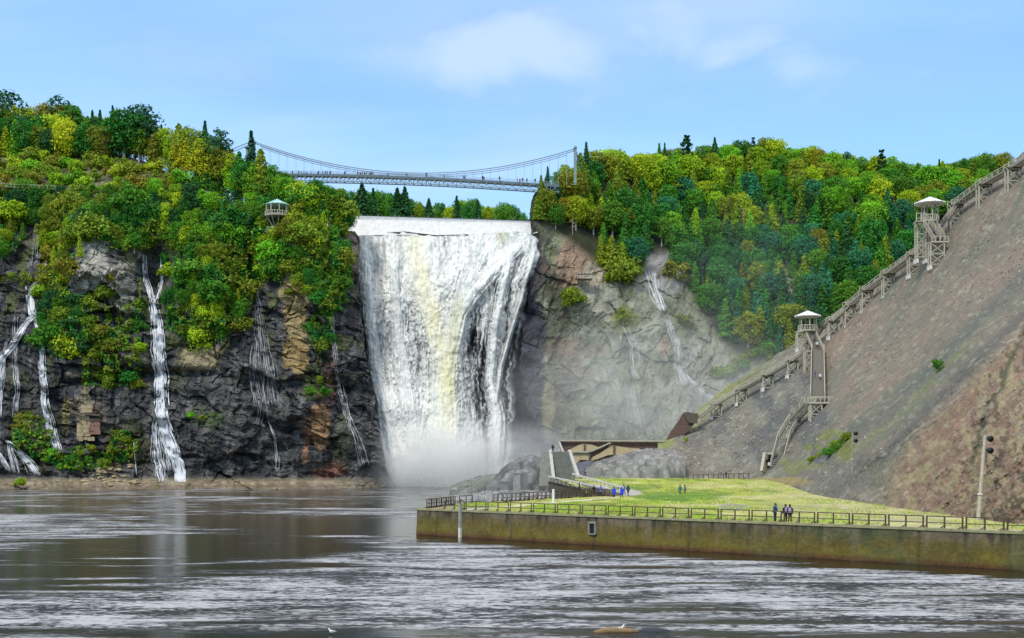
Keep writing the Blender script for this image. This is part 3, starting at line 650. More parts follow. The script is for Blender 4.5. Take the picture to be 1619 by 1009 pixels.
cascade('thin broken cascade on the dark rock below the green roofed gazebo', [
    ([(406, 374), (410, 400), (404, 430), (406, 460), (410, 480)], 4, 5, 9, .14), ([(410, 480), (414, 530), (424, 580), (428, 640)], 8, 22, 14, .06), ([(404, 540), (400, 590), (412, 640), (408, 670)], 8, 12, 8, .06),
    ([(424, 664), (434, 690), (438, 745)], 3, 9, 9, .10)], TL)
cascade('thin cascade on the dark rock just left of the big waterfall', [
    ([(521, 450), (526, 490), (528, 540), (533, 575)], 2, 4, 4, .10), ([(533, 575), (540, 620), (552, 660), (570, 705), (576, 735)], 3, 8, 7, .10), ([(540, 600), (548, 640), (556, 680)], 6, 5, 4, .07)], TL)
cascade('hair thin trickle hanging down black rock in the top left recess', [([(60, 345), (58, 380), (56, 420)], 8, 14, 8, .06), ([(80, 345), (76, 370), (74, 400)], 4, 6, 8, .08)], TL)
cascade('single thin trickle falling beside the ruined wall', [([(212, 698), (213, 725), (215, 752)], 1, 1.5, 4, .11)], TL)
cascade('pale cascade on the right rock face below the forest, left strand of water', [
    ([(988, 515), (998, 540), (1000, 580), (1006, 600)], 8, 12, 12, .07), ([(994, 610), (1002, 650), (1010, 700)], 10, 18, 16, .07)], TR)
cascade('pale broken cascade below the forest notch on the right rock face', [
    ([(1030, 425), (1036, 455), (1044, 480), (1050, 492)], 16, 8, 26, .10), ([(1056, 505), (1068, 540), (1074, 580), (1084, 610)], 10, 18, 26, .06)], TR)
cascade('faint trickle slanting down near the misty foot of the right rock face', [([(1082, 590), (1110, 620), (1140, 640)], 6, 12, 14, .07)], TR)

# ---- spray at the foot of the falls, and the thin drift over the right rock face
def mist(name, label, c, r, dens, ns, seed, pw=1.0, col=(.97, .965, .95)):
    mb = MB(); mb.lathe((0, 0, 0), [(max(.02, math.sin(math.pi*i/12)), -math.cos(math.pi*i/12)) for i in range(13)], 20)
    m = bpy.data.materials.new(name); m.use_nodes = True; nt = m.node_tree; nt.nodes.clear()
    o = mb.build(name, m); o.location = c; o.scale = r
    t = N(nt, 'ShaderNodeTexCoord'); ln = N(nt, 'ShaderNodeVectorMath', operation='LENGTH'); nt.links.new(t.outputs['Object'], ln.inputs[0])
    fall = ramp(nt, ln.outputs['Value'], [(.1, 1.0), (.98, 0)])
    nn = noisen(nt, mapn(nt, t.outputs['Object'], (1, 1, 1), (seed, 0, 0)), ns, 3, .6)
    kk = ramp(nt, nn, [(.34, .12), (.62, 1.0)])
    d = mathn(nt, 'MULTIPLY', mathn(nt, 'MULTIPLY', mathn(nt, 'POWER', fall, pw), kk), dens)
    pv = N(nt, 'ShaderNodeVolumePrincipled'); pv.inputs['Color'].default_value = (*col, 1); pv.inputs['Anisotropy'].default_value = .1
    nt.links.new(d, pv.inputs['Density']); mo = N(nt, 'ShaderNodeOutputMaterial'); nt.links.new(pv.outputs[0], mo.inputs['Volume'])
    m.cycles.volume_sampling = 'MULTIPLE_IMPORTANCE'
    setprops(o, label, kind='stuff'); return o
mist('spray', 'dense white spray where the waterfall hits the basin', P(688, 760, 402), (30, 12, 30), .24, 2.2, 1)
mist('mist', 'low spray drifting right over the rocks below the falls', P(800, 735, 400), (38, 12, 18), .16, 2.5, 4)
mist('mist', 'thin veil of drifting mist in front of the right rock face', P(1040, 640, 388), (66, 10, 38), .085, 2.0, 7)
mist('mist', 'faint mist rising in front of the trees right of the rock face', P(1170, 450, 395), (44, 14, 36), .005, 2.0, 9, col=(.85, .95, 1))
# ================================================================ TREES AND SHRUBS
def leaf_mat():
    m, nt, p = newmat('leaves'); oi = N(nt, 'ShaderNodeObjectInfo'); g = N(nt, 'ShaderNodeNewGeometry'); t = N(nt, 'ShaderNodeTexCoord')
    hs = N(nt, 'ShaderNodeHueSaturation'); nt.links.new(oi.outputs['Color'], hs.inputs['Color'])
    nt.links.new(ramp(nt, g.outputs['Random Per Island'], [(0, .48), (1, .52)], 'LINEAR'), hs.inputs['Hue'])
    nn = noisen(nt, t.outputs['Object'], .55, 3, .6)
    nt.links.new(mathn(nt, 'ADD', mathn(nt, 'MULTIPLY', g.outputs['Random Per Island'], .8), mathn(nt, 'ADD', mathn(nt, 'MULTIPLY', nn, 1.2), .08)), hs.inputs['Value'])
    nt.links.new(hs.outputs[0], p.inputs['Base Color']); p.inputs['Roughness'].default_value = .6; p.inputs['Specular IOR Level'].default_value = .2
    tr = N(nt, 'ShaderNodeBsdfTranslucent'); nt.links.new(hs.outputs[0], tr.inputs[0])
    mx = N(nt, 'ShaderNodeMixShader'); mx.inputs[0].default_value = .25; nt.links.new(p.outputs[0], mx.inputs[1]); nt.links.new(tr.outputs[0], mx.inputs[2])
    nt.links.new(mx.outputs[0], nt.nodes['Material Output'].inputs['Surface']); return m
M['leaf'] = leaf_mat()
M['bark_birch'] = plain('pale_birch_bark', (.46, .44, .38), .9, .35, 2.5)
tg = np.random.default_rng(77)
def cards(name, C, Nn, size, squash=1.0):
    """small leaf clump faces at points C facing roughly Nn"""
    n = len(C); Nn = Nn/np.linalg.norm(Nn, axis=1, keepdims=True)
    Nn = Nn+tg.normal(size=(n, 3))*.55; Nn /= np.linalg.norm(Nn, axis=1, keepdims=True)
    A = np.cross(Nn, tg.normal(size=(n, 3))); A /= np.linalg.norm(A, axis=1, keepdims=True)+1e-9; B = np.cross(Nn, A)
    s = (size*tg.uniform(.55, 1.25, n))[:, None]; A = A*s; B = B*s*squash*tg.uniform(.5, .9, n)[:, None]
    bow = Nn*s*.25
    V_ = np.stack([C-A, C-B*1.0+bow, C+A, C+B+bow], 1).reshape(-1, 3)
    me = bpy.data.meshes.new(name); me.vertices.add(4*n); me.vertices.foreach_set('co', V_.astype(np.float32).ravel())
    me.loops.add(4*n); me.loops.foreach_set('vertex_index', np.arange(4*n, dtype=np.int32)); me.polygons.add(n)
    me.polygons.foreach_set('loop_start', np.arange(0, 4*n, 4, dtype=np.int32)); me.update(calc_edges=True); me.materials.append(M['leaf']); return me
def unit(n): d = tg.normal(size=(n, 3)); return d/np.linalg.norm(d, axis=1, keepdims=True)
def crown_lobes(h, w, base, lobes, n, size, r0=.30, r1=.48):
    """clumps sitting on an egg-shaped envelope, leaf faces on each clump's outside"""
    Cs, Ns, L = [], [], []; cz = (h+base)/2; hz = (h-base)/2
    for i in range(lobes):
        zf = -.72+1.55*(i+.5)/lobes; a = i*2.4+tg.uniform(-.5, .5); k = math.sqrt(max(.05, 1-zf*zf))
        r = w*tg.uniform(.12, .25)*(1.1-.3*max(0, zf)); d = max(0, w*.5*k*tg.uniform(.78, 1.2)-r*.7)
        L.append((np.array([d*math.cos(a), d*math.sin(a), min(cz+zf*hz, h-r)]), r))
    L.append((np.array([tg.uniform(-.08, .08)*w, tg.uniform(-.08, .08)*w, h-w*.15]), w*.15)); L.append((np.array([0, 0, cz+hz*.15]), w*.29)); L.append((np.array([0, 0, cz-hz*.4]), w*.27))
    tot = sum(r*r for _, r in L)
    for c_, r in L:
        k = int(n*r*r/tot)+8; d = unit(k); d[:, 2] = np.where((d[:, 2] < 0) & (tg.random(k) < .55), -d[:, 2], d[:, 2])
        rad = r*np.where(tg.random(k) < .12, tg.uniform(1.1, 1.4, k), tg.uniform(.72, 1.10, k))*(1+.16*np.sin(d[:, 0]*6+r*9)*np.cos(d[:, 1]*7))
        Cs.append(c_+d*rad[:, None]); Ns.append(d+np.array([0, 0, .25]))
    return np.concatenate(Cs), np.concatenate(Ns)
def trunk_mesh(name, h, r, limbs, mat='bark', lean=.0, top=.8):
    if limbs == 5 and rnd.random() < .5: mat = 'bark_birch'
    mb = MB(); pts = [(0, 0, -1.5), (lean*.2, 0, h*.3), (lean*.6+rnd.uniform(-.15, .15), rnd.uniform(-.15, .15), h*.6), (lean, 0, h*top)]
    mb.tube(pts, [r*1.25, r, r*.65, r*.22], 6)
    for i in range(limbs):
        z = h*rnd.uniform(.3, .72); a = rnd.random()*6.28; l = h*rnd.uniform(.14, .28)
        mb.tube([(lean*z/h, 0, z), (lean*z/h+math.cos(a)*l*.6, math.sin(a)*l*.6, z+l*.4), (lean*z/h+math.cos(a)*l, math.sin(a)*l, z+l*.9)], [r*.45, r*.3, r*.1], 4)
    return mb.mesh(name, M[mat])
PRO = {}
def proto(kind, *variants): PRO[kind] = variants
def bl(h, w, base, lobes, n, size): C_, N_ = crown_lobes(h, w, base, lobes, n, size); return (trunk_mesh('trunk', h, .022*h, 5), cards('crown', C_, N_, size), h)
proto('broadleaf_tree', bl(10, 7.8, .8, 20, 3800, .28), bl(10, 6.8, .5, 17, 3300, .27), bl(10, 8.6, 1.0, 26, 4200, .29), bl(10, 6.0, 1.4, 14, 2700, .26), bl(10, 7.0, 1.6, 24, 3300, .27))
proto('airy_tree', bl(10, 6.0, 3.0, 12, 620, .33), bl(10, 4.8, 2.6, 10, 520, .33))
def cone(h, w, base, n, size, tiers=0, droop=.0, pw=.85):
    z = base+(h-base)*tg.random(n)**1.25; k = np.clip((h-z)/(h-base), 0.02, 1)**pw
    a = tg.random(n)*6.28
    if tiers:
        zi = np.floor((z-base)/(h-base)*tiers); fr = (z-base)/(h-base)*tiers-zi; k = k*(1.12-.62*fr)
        k = k*(.72+.38*(np.sin(a*5+zi*2.1) > -.2))
    r = w*.5*k*(tg.uniform(.45, 1.08, n)); ph_ = tg.random()*6; r = r*(1+.16*np.sin(a*3+z*.8+ph_)+.16*np.sin(z*2.9+ph_+np.sin(a*2)*1.5)+.10*np.sin(z*6.1+a*4+ph_))
    C_ = np.stack([r*np.cos(a), r*np.sin(a), z-droop*r], 1); N_ = np.stack([np.cos(a), np.sin(a), np.full(n, .55)], 1)
    return cards('crown', C_, N_, size, .8)
def cf(h, w, base, n, size, tiers, droop, pw): return (trunk_mesh('trunk', h, .016*h, 0, top=.97), cone(h, w, base, n, size, tiers, droop, pw), h)
proto('spruce_tree', cf(10, 4.4, .8, 1300, .34, 11, .25, .9), cf(10, 3.7, .6, 1200, .33, 13, .3, .95), cf(10, 5.0, 1.0, 1400, .36, 10, .2, .85))
proto('cedar_tree', cf(10, 4.6, .3, 1500, .36, 0, 0, .62), cf(10, 3.9, .3, 1400, .34, 0, 0, .55), cf(10, 5.6, .3, 1700, .38, 0, 0, .7))
def pine():
    Cs, Ns = [], []
    for i in range(9):
        z = 3.5+6.3*(i/8.)+rnd.uniform(-.3, .3); a = rnd.random()*6.28; l = (2.6-1.9*i/8.)*rnd.uniform(.6, 1.15)
        for s_ in (0, 2.3, 4.2):
            k = 34; tt_ = tg.uniform(.25, 1, k); aa = a+s_+tg.normal(0, .18, k)
            Cs.append(np.stack([np.cos(aa)*l*tt_, np.sin(aa)*l*tt_, z+.25*tt_+tg.normal(0, .13, k)], 1)); Ns.append(np.stack([0*tt_, 0*tt_, 1+0*tt_], 1))
    return (trunk_mesh('trunk', 10, .13, 6, top=.98), cards('crown', np.concatenate(Cs), np.concatenate(Ns), .34), 10)
proto('pine_tree', pine(), pine())
def sh(w, h, n, size, hang=0.):
    Cs, Ns = [], []
    for i in range(11):
        a = tg.random()*6.28; d = w*.42*tg.random()**.6; r = w*tg.uniform(.13, .26); c_ = np.array([d*math.cos(a), d*math.sin(a), h*tg.uniform(.12, .78)-hang*d]); k = n//11; q = unit(k); q[:, 2] = np.where(q[:, 2] < -.2, -q[:, 2], q[:, 2])
        Cs.append(c_+q*(r*tg.uniform(.55, 1.25, k)**1.0)[:, None]*np.array([1, 1, .9+.3*tg.random()])); Ns.append(q)
    k = n//5; q = unit(k); Cs.append(np.array([0, 0, h*.42])+q*np.array([w*.5, w*.5, h*.5])*tg.uniform(.5, 1.1, k)[:, None]); Ns.append(q)
    return (trunk_mesh('stem', h, .12, 3, top=.6), cards('crown', np.concatenate(Cs), np.concatenate(Ns), size), h)
proto('shrub', sh(6.4, 5.4, 1300, .34), sh(7, 5.2, 1400, .36, .3), sh(5, 6.4, 1100, .32), sh(8, 4.8, 1500, .36, .2), sh(5.6, 7, 1300, .33, .4))
def dead():
    mb = MB(); mb.tube([(0, 0, -1.5), (.1, 0, 4), (-.1, .1, 7.5), (0, 0, 10)], [.22, .17, .1, .03], 6)
    for i in range(26):
        z = rnd.uniform(2.5, 9.4); a = rnd.random()*6.28; l = (10.5-z)*rnd.uniform(.2, .42)
        mb.tube([(0, 0, z), (math.cos(a)*l*.6, math.sin(a)*l*.6, z+rnd.uniform(-.2, .5)), (math.cos(a)*l, math.sin(a)*l, z+rnd.uniform(-.5, .9))], [.07, .05, .015], 4)
    return (mb.mesh('trunk', M['bark_pale']), None, 10)
proto('dead_tree', dead(), dead())

PAL = {'deep green': (.042, .185, .020), 'dark green': (.028, .115, .026), 'bluish green': (.035, .125, .055), 'mid green': (.085, .235, .016), 'bright green': (.16, .38, .015),
       'yellow green': (.29, .42, .013), 'golden yellow': (.44, .48, .015), 'olive': (.19, .255, .016), 'olive brown': (.21, .215, .016), 'orange brown': (.30, .28, .02), 'teal green': (.034, .18, .070), 'pale grey': (.3, .3, .3)}
TREES = []        # (kind, colour word, px, py base, height, world loc)
def plant(kind, colr, px, py, h, T, place, label=None, sink=.6, wide=1.0, loc=None):
    q = loc if loc is not None else T.at(px, py, -sink)
    TREES.append(dict(kind=kind, col=colr, px=px, py=py, h=h, loc=q, place=place, label=label, wide=wide))
def scatter(n, inside, mind, box, seed, tries=60):
    g = np.random.default_rng(seed); out = []
    for _ in range(n*tries):
        x = g.uniform(box[0], box[2]); y = g.uniform(box[1], box[3])
        if not inside(x, y): continue
        if all((x-a)**2+((y-b)*1.25)**2 > mind**2 for a, b in out):
            out.append((x, y))
            if len(out) >= n: break
    return out
def pick(opts):
    r_ = rnd.random()*sum(w_ for _, w_ in opts)
    for o_, w_ in opts:
        r_ -= w_
        if r_ <= 0: return o_
    return opts[-1][0]
def ell(cx, cy, rx, ry): return lambda x, y: ((x-cx)/rx)**2+((y-cy)/ry)**2 < 1
mB, mD = 'broadleaf_tree', 'shrub'

# -- left cliff top wood (base points on the ground, skyline trees first)
topg = lambda x: float(np.interp(x, [-260, 0, 70, 150, 230, 300, 350, 420], [215, 222, 222, 228, 240, 258, 283, 318]))
sky_tr = [(-10, 226, 'pine_tree', 'dark green', 17, 'tall dark tree with broken crown at the top left corner of the woods'), (8, 224, 'airy_tree', 'dark green', 19, 'tall thin crowned tree rising highest at the left edge of the skyline'),
    (38, 226, 'airy_tree', 'dark green', 13, 'small open crowned tree on the skyline between two taller ones'), (95, 228, 'airy_tree', 'bluish green', 18, 'round open crown rising above the left woods with sky showing through'),
    (112, 230, 'airy_tree', 'deep green', 15, 'slim open tree leaning against the high round crowned one'), (146, 232, 'spruce_tree', 'dark green', 13.5, 'first of two little dark spruce tips on the left skyline'),
    (158, 232, 'spruce_tree', 'dark green', 13.5, 'second of two little dark spruce tips on the left skyline'), (178, 236, 'spruce_tree', 'dark green', 16, 'dark spruce top standing just left of the big rounded green tree'),
    (222, 244, 'airy_tree', 'bluish green', 18, 'open feathery tree top on the skyline right of the big rounded green tree'), (240, 248, 'airy_tree', 'bluish green', 14, 'low feathery tree sloping down the skyline toward the bridge'),
    (255, 250, 'spruce_tree', 'dark green', 12, 'tiny spruce tip on the skyline above the olive thicket'), (288, 258, 'airy_tree', 'dark green', 12, 'thin open tree above the golden thicket on the left skyline'), (324, 268, 'spruce_tree', 'dark green', 16.5, 'pointed dark spruce above the yellow green trees near the bridge'),
    (347, 278, 'airy_tree', 'bluish green', 16, 'bluish open tree standing beside the bridge backstay'), (340, 276, 'airy_tree', 'dark green', 13, 'dark tree between the pointed spruce and the bridge backstay'),
    (397, 300, 'spruce_tree', 'bluish green', 19.5, 'bluish spruce with its tip right in front of the left bridge tower'), (378, 306, 'cedar_tree', 'deep green', 14, 'broad deep green tree left of the bluish spruce at the bridge tower'),
    (412, 308, 'cedar_tree', 'olive', 15, 'olive topped cone of foliage right of the bluish spruce at the bridge tower'), (392, 314, 'broadleaf_tree', 'deep green', 12, 'dark green tree in front of the left bridge tower base'), (428, 318, 'broadleaf_tree', 'mid green', 12, 'green tree at the right foot of the bridge tower clump')]
for x, y, k, c_, h_, lb in sky_tr: plant(k, c_, x, y, h_, TL, 'top', lb, wide=1.25 if k == 'airy_tree' else 1)
plant(mB, 'deep green', 196, 252, 18, TL, 'top', 'big rounded deep green tree, the largest crown on the left cliff top', wide=1.25)
plant(mB, 'golden yellow', 102, 256, 15, TL, 'top', 'golden yellow tree standing out among the greens of the left woods', wide=.8)
plant(mB, 'yellow green', 325, 284, 14, TL, 'top', 'rounded yellow green tree on the cliff top just left of the bridge backstay', wide=1.2)
for x, y in scatter(62, lambda x, y: y > topg(x)+2 and y < topg(x)+30 and not (175 < x < 215 and y > 235), 15, (-70, 215, 350, 300), 1):
    opts = [('mid green', 3), ('deep green', 4), ('olive', 3), ('yellow green', 2), ('bright green', 2), ('dark green', 2), ('olive brown', 2)]
    if x > 240: opts = [('olive', 5), ('golden yellow', 1), ('yellow green', 4), ('mid green', 2), ('olive brown', 2)]
    plant(pick([(mB, 7), ('cedar_tree', 1.5)]), pick(opts), x, y, rnd.uniform(10.5, 14.5), TL, 'top')
for x in np.arange(-60, 345, 12):
    x = x+rnd.uniform(-3, 3); q = P(x, topg(x)+3, 466); plant(pick([(mB, 6), ('cedar_tree', 1)]), pick([('mid green', 3), ('deep green', 3), ('olive', 3), ('yellow green', 2)]), x, topg(x), rnd.uniform(11, 14.5)*(1 if x < 240 else .8), TL, 'top', loc=q+Vector((0, rnd.uniform(2, 9), -1.5)))
# -- shrubs on the grass bank
for x, y in scatter(54, lambda x, y: y > topg(x)+30, 16, (-60, 256, 350, 312), 2):
    plant('shrub', pick([('olive', 4), ('yellow green', 3), ('bright green', 1.5), ('olive brown', 2)]), x, y, rnd.uniform(3.2, 5.5), TL, 'bank')
# -- foliage clothing the left cliff
zones = [ (ell(60, 330, 120, 26), 30, 19, [('deep green', 4), ('dark green', 3), ('mid green', 3), ('olive', 2)], (5.5, 8.5), (-60, 300, 190, 352)),
    (ell(8, 350, 34, 50), 12, 18, [('yellow green', 4), ('olive', 3), ('mid green', 2)], (5, 7.5), (-60, 300, 40, 400)),
    (ell(115, 380, 52, 55), 30, 14, [('olive', 5), ('yellow green', 3), ('olive brown', 2), ('mid green', 1)], (4.5, 7), (62, 325, 170, 430)),
    (ell(86, 430, 22, 80), 18, 13, [('olive', 4), ('olive brown', 3), ('yellow green', 2)], (3.8, 6), (60, 360, 110, 500)),
    (ell(105, 515, 44, 52), 22, 15, [('deep green', 5), ('dark green', 2), ('mid green', 3), ('yellow green', 1)], (5, 7.5), (62, 455, 150, 570)),
    (lambda x, y: 130 < x < 225 and 440 < y < 610 and (x-130)*.9 > (470-y) and rnd.random() < .9, 42, 13, [('olive', 5), ('olive brown', 3), ('mid green', 3), ('deep green', 1), ('yellow green', 1)], (3, 5.2), (130, 440, 226, 612)),
    (ell(205, 350, 75, 46), 40, 15, [('mid green', 4), ('deep green', 4), ('dark green', 2), ('olive', 2), ('bright green', 1)], (5, 8), (130, 300, 280, 400)),
    (ell(320, 340, 100, 55), 56, 16, [('mid green', 5), ('bright green', 4), ('deep green', 4), ('yellow green', 2), ('dark green', 2)], (5.5, 8.5), (220, 285, 420, 396)),
    (lambda x, y: 262 < x < 402 and 370 < y < 548-(abs(x-320)*.5) and not (388 < x and y > 470), 62, 15.5, [('mid green', 4), ('deep green', 3), ('yellow green', 3), ('olive', 3), ('bright green', 2)], (4.5, 7.5), (260, 370, 402, 548)),
    (ell(440, 390, 44, 52), 26, 15, [('olive', 3), ('yellow green', 4), ('mid green', 3), ('bright green', 1)], (4.5, 7), (392, 344, 492, 440)),
    (ell(500, 345, 52, 40), 26, 16, [('olive', 4), ('yellow green', 2), ('mid green', 4), ('deep green', 2), ('olive brown', 2)], (5.5, 8.5), (446, 304, 550, 384)),
    (ell(516, 430, 30, 66), 30, 13, [('deep green', 5), ('mid green', 4), ('yellow green', 1), ('olive', 1)], (4, 6.5), (484, 372, 546, 500)),
    (ell(508, 510, 18, 50), 9, 14, [('deep green', 3), ('olive', 2), ('dark green', 2)], (3, 4.6), (486, 470, 530, 560)),
    (ell(470, 430, 20, 50), 9, 14, [('olive', 3), ('yellow green', 2)], (2.6, 4.2), (450, 390, 492, 480)),
    (ell(430, 312, 30, 14), 12, 13, [('bright green', 3), ('mid green', 3), ('yellow green', 2)], (6, 8.5), (395, 300, 470, 326)),
    (ell(125, 726, 52, 16), 18, 12, [('bright green', 4), ('mid green', 2), ('olive', 2)], (1.8, 3.4), (60, 705, 185, 745)),
    (ell(196, 705, 22, 26), 8, 12, [('olive', 3), ('dark green', 1)], (2, 3.6), (170, 680, 222, 735)), (ell(50, 690, 34, 34), 9, 15, [('olive', 3), ('olive brown', 3)], (1.8, 3), (20, 655, 90, 725)),
    (ell(505, 612, 16, 22), 4, 14, [('mid green', 2), ('olive', 2)], (2, 3.4), (488, 590, 524, 640)), (ell(320, 662, 22, 9), 4, 14, [('bright green', 2), ('olive', 2)], (1.2, 2.2), (295, 650, 345, 674)),
    (ell(25, 445, 24, 10), 5, 12, [('olive', 3)], (2, 3.4), (0, 430, 50, 460))]
for i, (fn, n_, md, opts, hh, bx_) in enumerate(zones):
    for x, y in scatter(n_, fn, md, bx_, 20+i):
        if abs(x-440) < 22 and 312 < y < 352: continue
        if ((x-243)/24)**2+((y-442)/50)**2 < 1 or ((x-148)/24)**2+((y-412)/36)**2 < 1 or ((x-190)/18)**2+((y-458)/26)**2 < 1: continue
        if i in (5, 2) and rnd.random() < .35 and 400 < y < 600: continue
        hgt = rnd.uniform(*hh)
        plant('shrub' if hgt < 5.2 or rnd.random() < .3 else pick([(mB, 5), ('cedar_tree', 1)]), pick(opts), x, min(y+hgt*2.0, 752), hgt, TL, 'cliff', sink=.2)
plant('shrub', 'yellow green', 32, 768, 2.4, TL, 'cliff', 'lone yellow green bush on the stony shore at the far left', sink=-3.5)
for x, y in scatter(26, lambda x, y: float(np.interp(x, [350, 420, 480, 520, 560], [283, 316, 330, 338, 352]))-2 < y < float(np.interp(x, [350, 420, 480, 520, 560], [300, 336, 350, 356, 360])) and not (418 < x < 462), 13, (352, 280, 548, 362), 59):
    plant(mB, pick([('mid green', 4), ('bright green', 2), ('olive', 2), ('yellow green', 2), ('deep green', 3)]), x, y, rnd.uniform(8, 11), TL, 'cliff')
for x, y, h_, c_ in [(424, 332, 11, 'mid green'), (436, 330, 12, 'deep green'), (450, 330, 12, 'mid green'), (462, 334, 11, 'olive'), (474, 338, 10, 'mid green'), (410, 330, 10, 'deep green'), (438, 345, 9, 'mid green'), (450, 347, 9, 'deep green'), (428, 345, 8.5, 'dark green')]:
    plant(mB, c_, x, y, h_, TL, 'cliff', loc=P(x, y, 418 if y < 340 else 413))
# -- upstream bank
for i, (x, y) in enumerate(scatter(44, lambda x, y: True, 13, (505, 346, 838, 366), 60)):
    Y_ = rnd.uniform(486, 540); zt = float(np.interp(x, [505, 540, 600, 640, 690, 735, 770, 800, 838], [306, 303, 300, 312, 322, 318, 320, 322, 340]))+rnd.uniform(-4, 9)
    top = HC-(zt-YH)/FPX*Y_; g_ = 99.5
    plant(mB, pick([('yellow green', 3), ('mid green', 4), ('deep green', 3), ('bright green', 1), ('olive', 1)]), x, 345, top-g_, None, 'upstream', loc=Vector(((x-CX)/FPX*Y_, Y_, g_)), wide=.62)
for x, zt, n_ in [(572, 290, 'first of two dark spruces left of the middle on the river bank behind the weir'), (590, 298, 'second of two dark spruces left of the middle on the river bank behind the weir'), (628, 298, 'dark spruce pair, left one, on the bank behind the weir below mid bridge'), (640, 296, 'dark spruce pair, right one, on the bank behind the weir below mid bridge'), (678, 314, 'small dark spruce on the bank right of the pair below mid bridge'), (722, 310, 'pointed spruce at the right end of the bank behind the weir'), (755, 316, 'low spruce near the right end of the weir bank'), (516, 302, 'dark spruce beside the left end of the weir')]:
    Y_ = 482; plant('spruce_tree', 'dark green', x, 345, HC-(zt-YH)/FPX*Y_-99.5, None, 'upstream', n_, loc=Vector(((x-CX)/FPX*Y_, Y_, 99.5)), wide=1.35)
# -- right forest
skyR = lambda x: float(np.interp(x, [836, 850, 900, 950, 1050, 1200, 1300, 1400, 1480, 1600], [330, 300, 282, 276, 276, 258, 272, 287, 298, 270]))
lowR = lambda x: float(np.interp(x, [836, 860, 900, 935, 965, 1000, 1018, 1060, 1085, 1110, 1140, 1180, 1230, 1265, 1320, 1400, 1470, 1550, 1600], [345, 368, 380, 405, 440, 456, 402, 400, 445, 490, 535, 566, 580, 556, 520, 450, 385, 318, 262]))
special = [(927, 290, 'spruce_tree', 'dark green', 15.5, 'tall ragged dark spruce beside the right bridge tower'), (945, 286, 'airy_tree', 'bluish green', 11, 'grey green open tree right of the ragged spruce by the bridge tower'), (958, 286, 'airy_tree', 'bluish green', 9, 'low open tree on the skyline right of the bridge tower'),
    (866, 322, 'spruce_tree', 'bluish green', 13, 'bluish spruce in front of the right end of the bridge deck'), (1051, 276, 'spruce_tree', 'dark green', 13, 'first lone spruce tip on the right forest skyline'), (1086, 284, 'pine_tree', 'dark green', 18, 'tall dark pine poking above the right forest, second tip on its skyline'), (1130, 274, 'spruce_tree', 'dark green', 15, 'third lone spruce tip on the right forest skyline'),
    (1191, 260, 'pine_tree', 'dark green', 11, 'flat crowned pine at the highest point of the right skyline'), (1394, 300, 'pine_tree', 'dark green', 16, 'dark layered pine standing out on the skyline right of centre'), (1340, 284, 'airy_tree', 'bluish green', 12, 'open crowned tree left of the layered pine on the skyline'), (1427, 296, 'airy_tree', 'mid green', 11, 'open green tree right of the layered pine on the skyline'), (1485, 300, 'spruce_tree', 'dark green', 13, 'small lone spruce tip on the skyline above the upper pavilion')]
for x, y, k, c_, h_, lb in special: plant(k, c_, x, y, h_, TR, 'right_sky', lb, wide=.9)
plant('dead_tree', 'pale grey', 905, 372, 10, TR, 'forest', 'bleached dead trunk standing at the cliff edge right of the falls', wide=.7)
plant('dead_tree', 'pale grey', 1175, 372, 11, TR, 'forest', 'bleached bare tree in the middle of the right forest')
plant('dead_tree', 'pale grey', 1205, 320, 10, TR, 'forest', 'bare pale trunks high in the right forest', wide=.7)
plant('dead_tree', 'pale grey', 1130, 492, 11, TR, 'forest', 'grey leafless tree low in the forest above the rock face', wide=.8)
plant('dead_tree', 'pale grey', 1083, 330, 13, TR, 'forest', 'bare trunk below the tall dark pine on the right skyline', wide=.5)
pts = scatter(285, lambda x, y: skyR(x)+1 < y < lowR(x) and not (1240 < x < 1268 and 440 < y < 500), 16.5, (838, 256, 1592, 582), 71, 200)
for x, y in sorted(pts, key=lambda q: q[1]):
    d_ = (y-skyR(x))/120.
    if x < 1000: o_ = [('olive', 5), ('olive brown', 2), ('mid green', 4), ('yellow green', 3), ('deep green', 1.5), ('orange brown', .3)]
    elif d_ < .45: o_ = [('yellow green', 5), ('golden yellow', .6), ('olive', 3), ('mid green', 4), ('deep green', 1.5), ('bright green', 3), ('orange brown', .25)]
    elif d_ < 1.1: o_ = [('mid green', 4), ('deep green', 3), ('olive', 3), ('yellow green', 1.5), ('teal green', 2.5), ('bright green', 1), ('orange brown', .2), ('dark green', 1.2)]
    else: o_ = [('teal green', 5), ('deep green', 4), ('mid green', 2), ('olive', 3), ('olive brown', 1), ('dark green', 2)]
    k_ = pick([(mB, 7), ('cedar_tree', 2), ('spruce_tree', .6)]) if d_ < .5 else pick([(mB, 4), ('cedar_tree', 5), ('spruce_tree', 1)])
    if k_ != mB and rnd.random() < .8: o_ = [q_ for q_ in o_ if q_[0] not in ('yellow green', 'golden yellow', 'orange brown', 'olive brown')]
    h_ = rnd.uniform(9.5, 12.5) if k_ == mB else rnd.uniform(10, 14)
    if x < 900: h_ *= .82
    if k_ == mB and x > 900: h_ *= 1.08
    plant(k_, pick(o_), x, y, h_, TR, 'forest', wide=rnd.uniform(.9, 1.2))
for x in np.arange(905, 1600, 12.5):
    x = x+rnd.uniform(-3, 3); D_ = TR.depth(x, skyR(x)); q = P(x, skyR(x)+2, D_)
    plant(mB, pick([('yellow green', 4), ('mid green', 4), ('olive', 2), ('bright green', 2), ('golden yellow', 1)]), x, skyR(x), rnd.uniform(10.5, 13.5)*(1 if x > 960 else .6), TR, 'forest', loc=q+Vector((0, rnd.uniform(2, 9), -1.5)), wide=1.1)
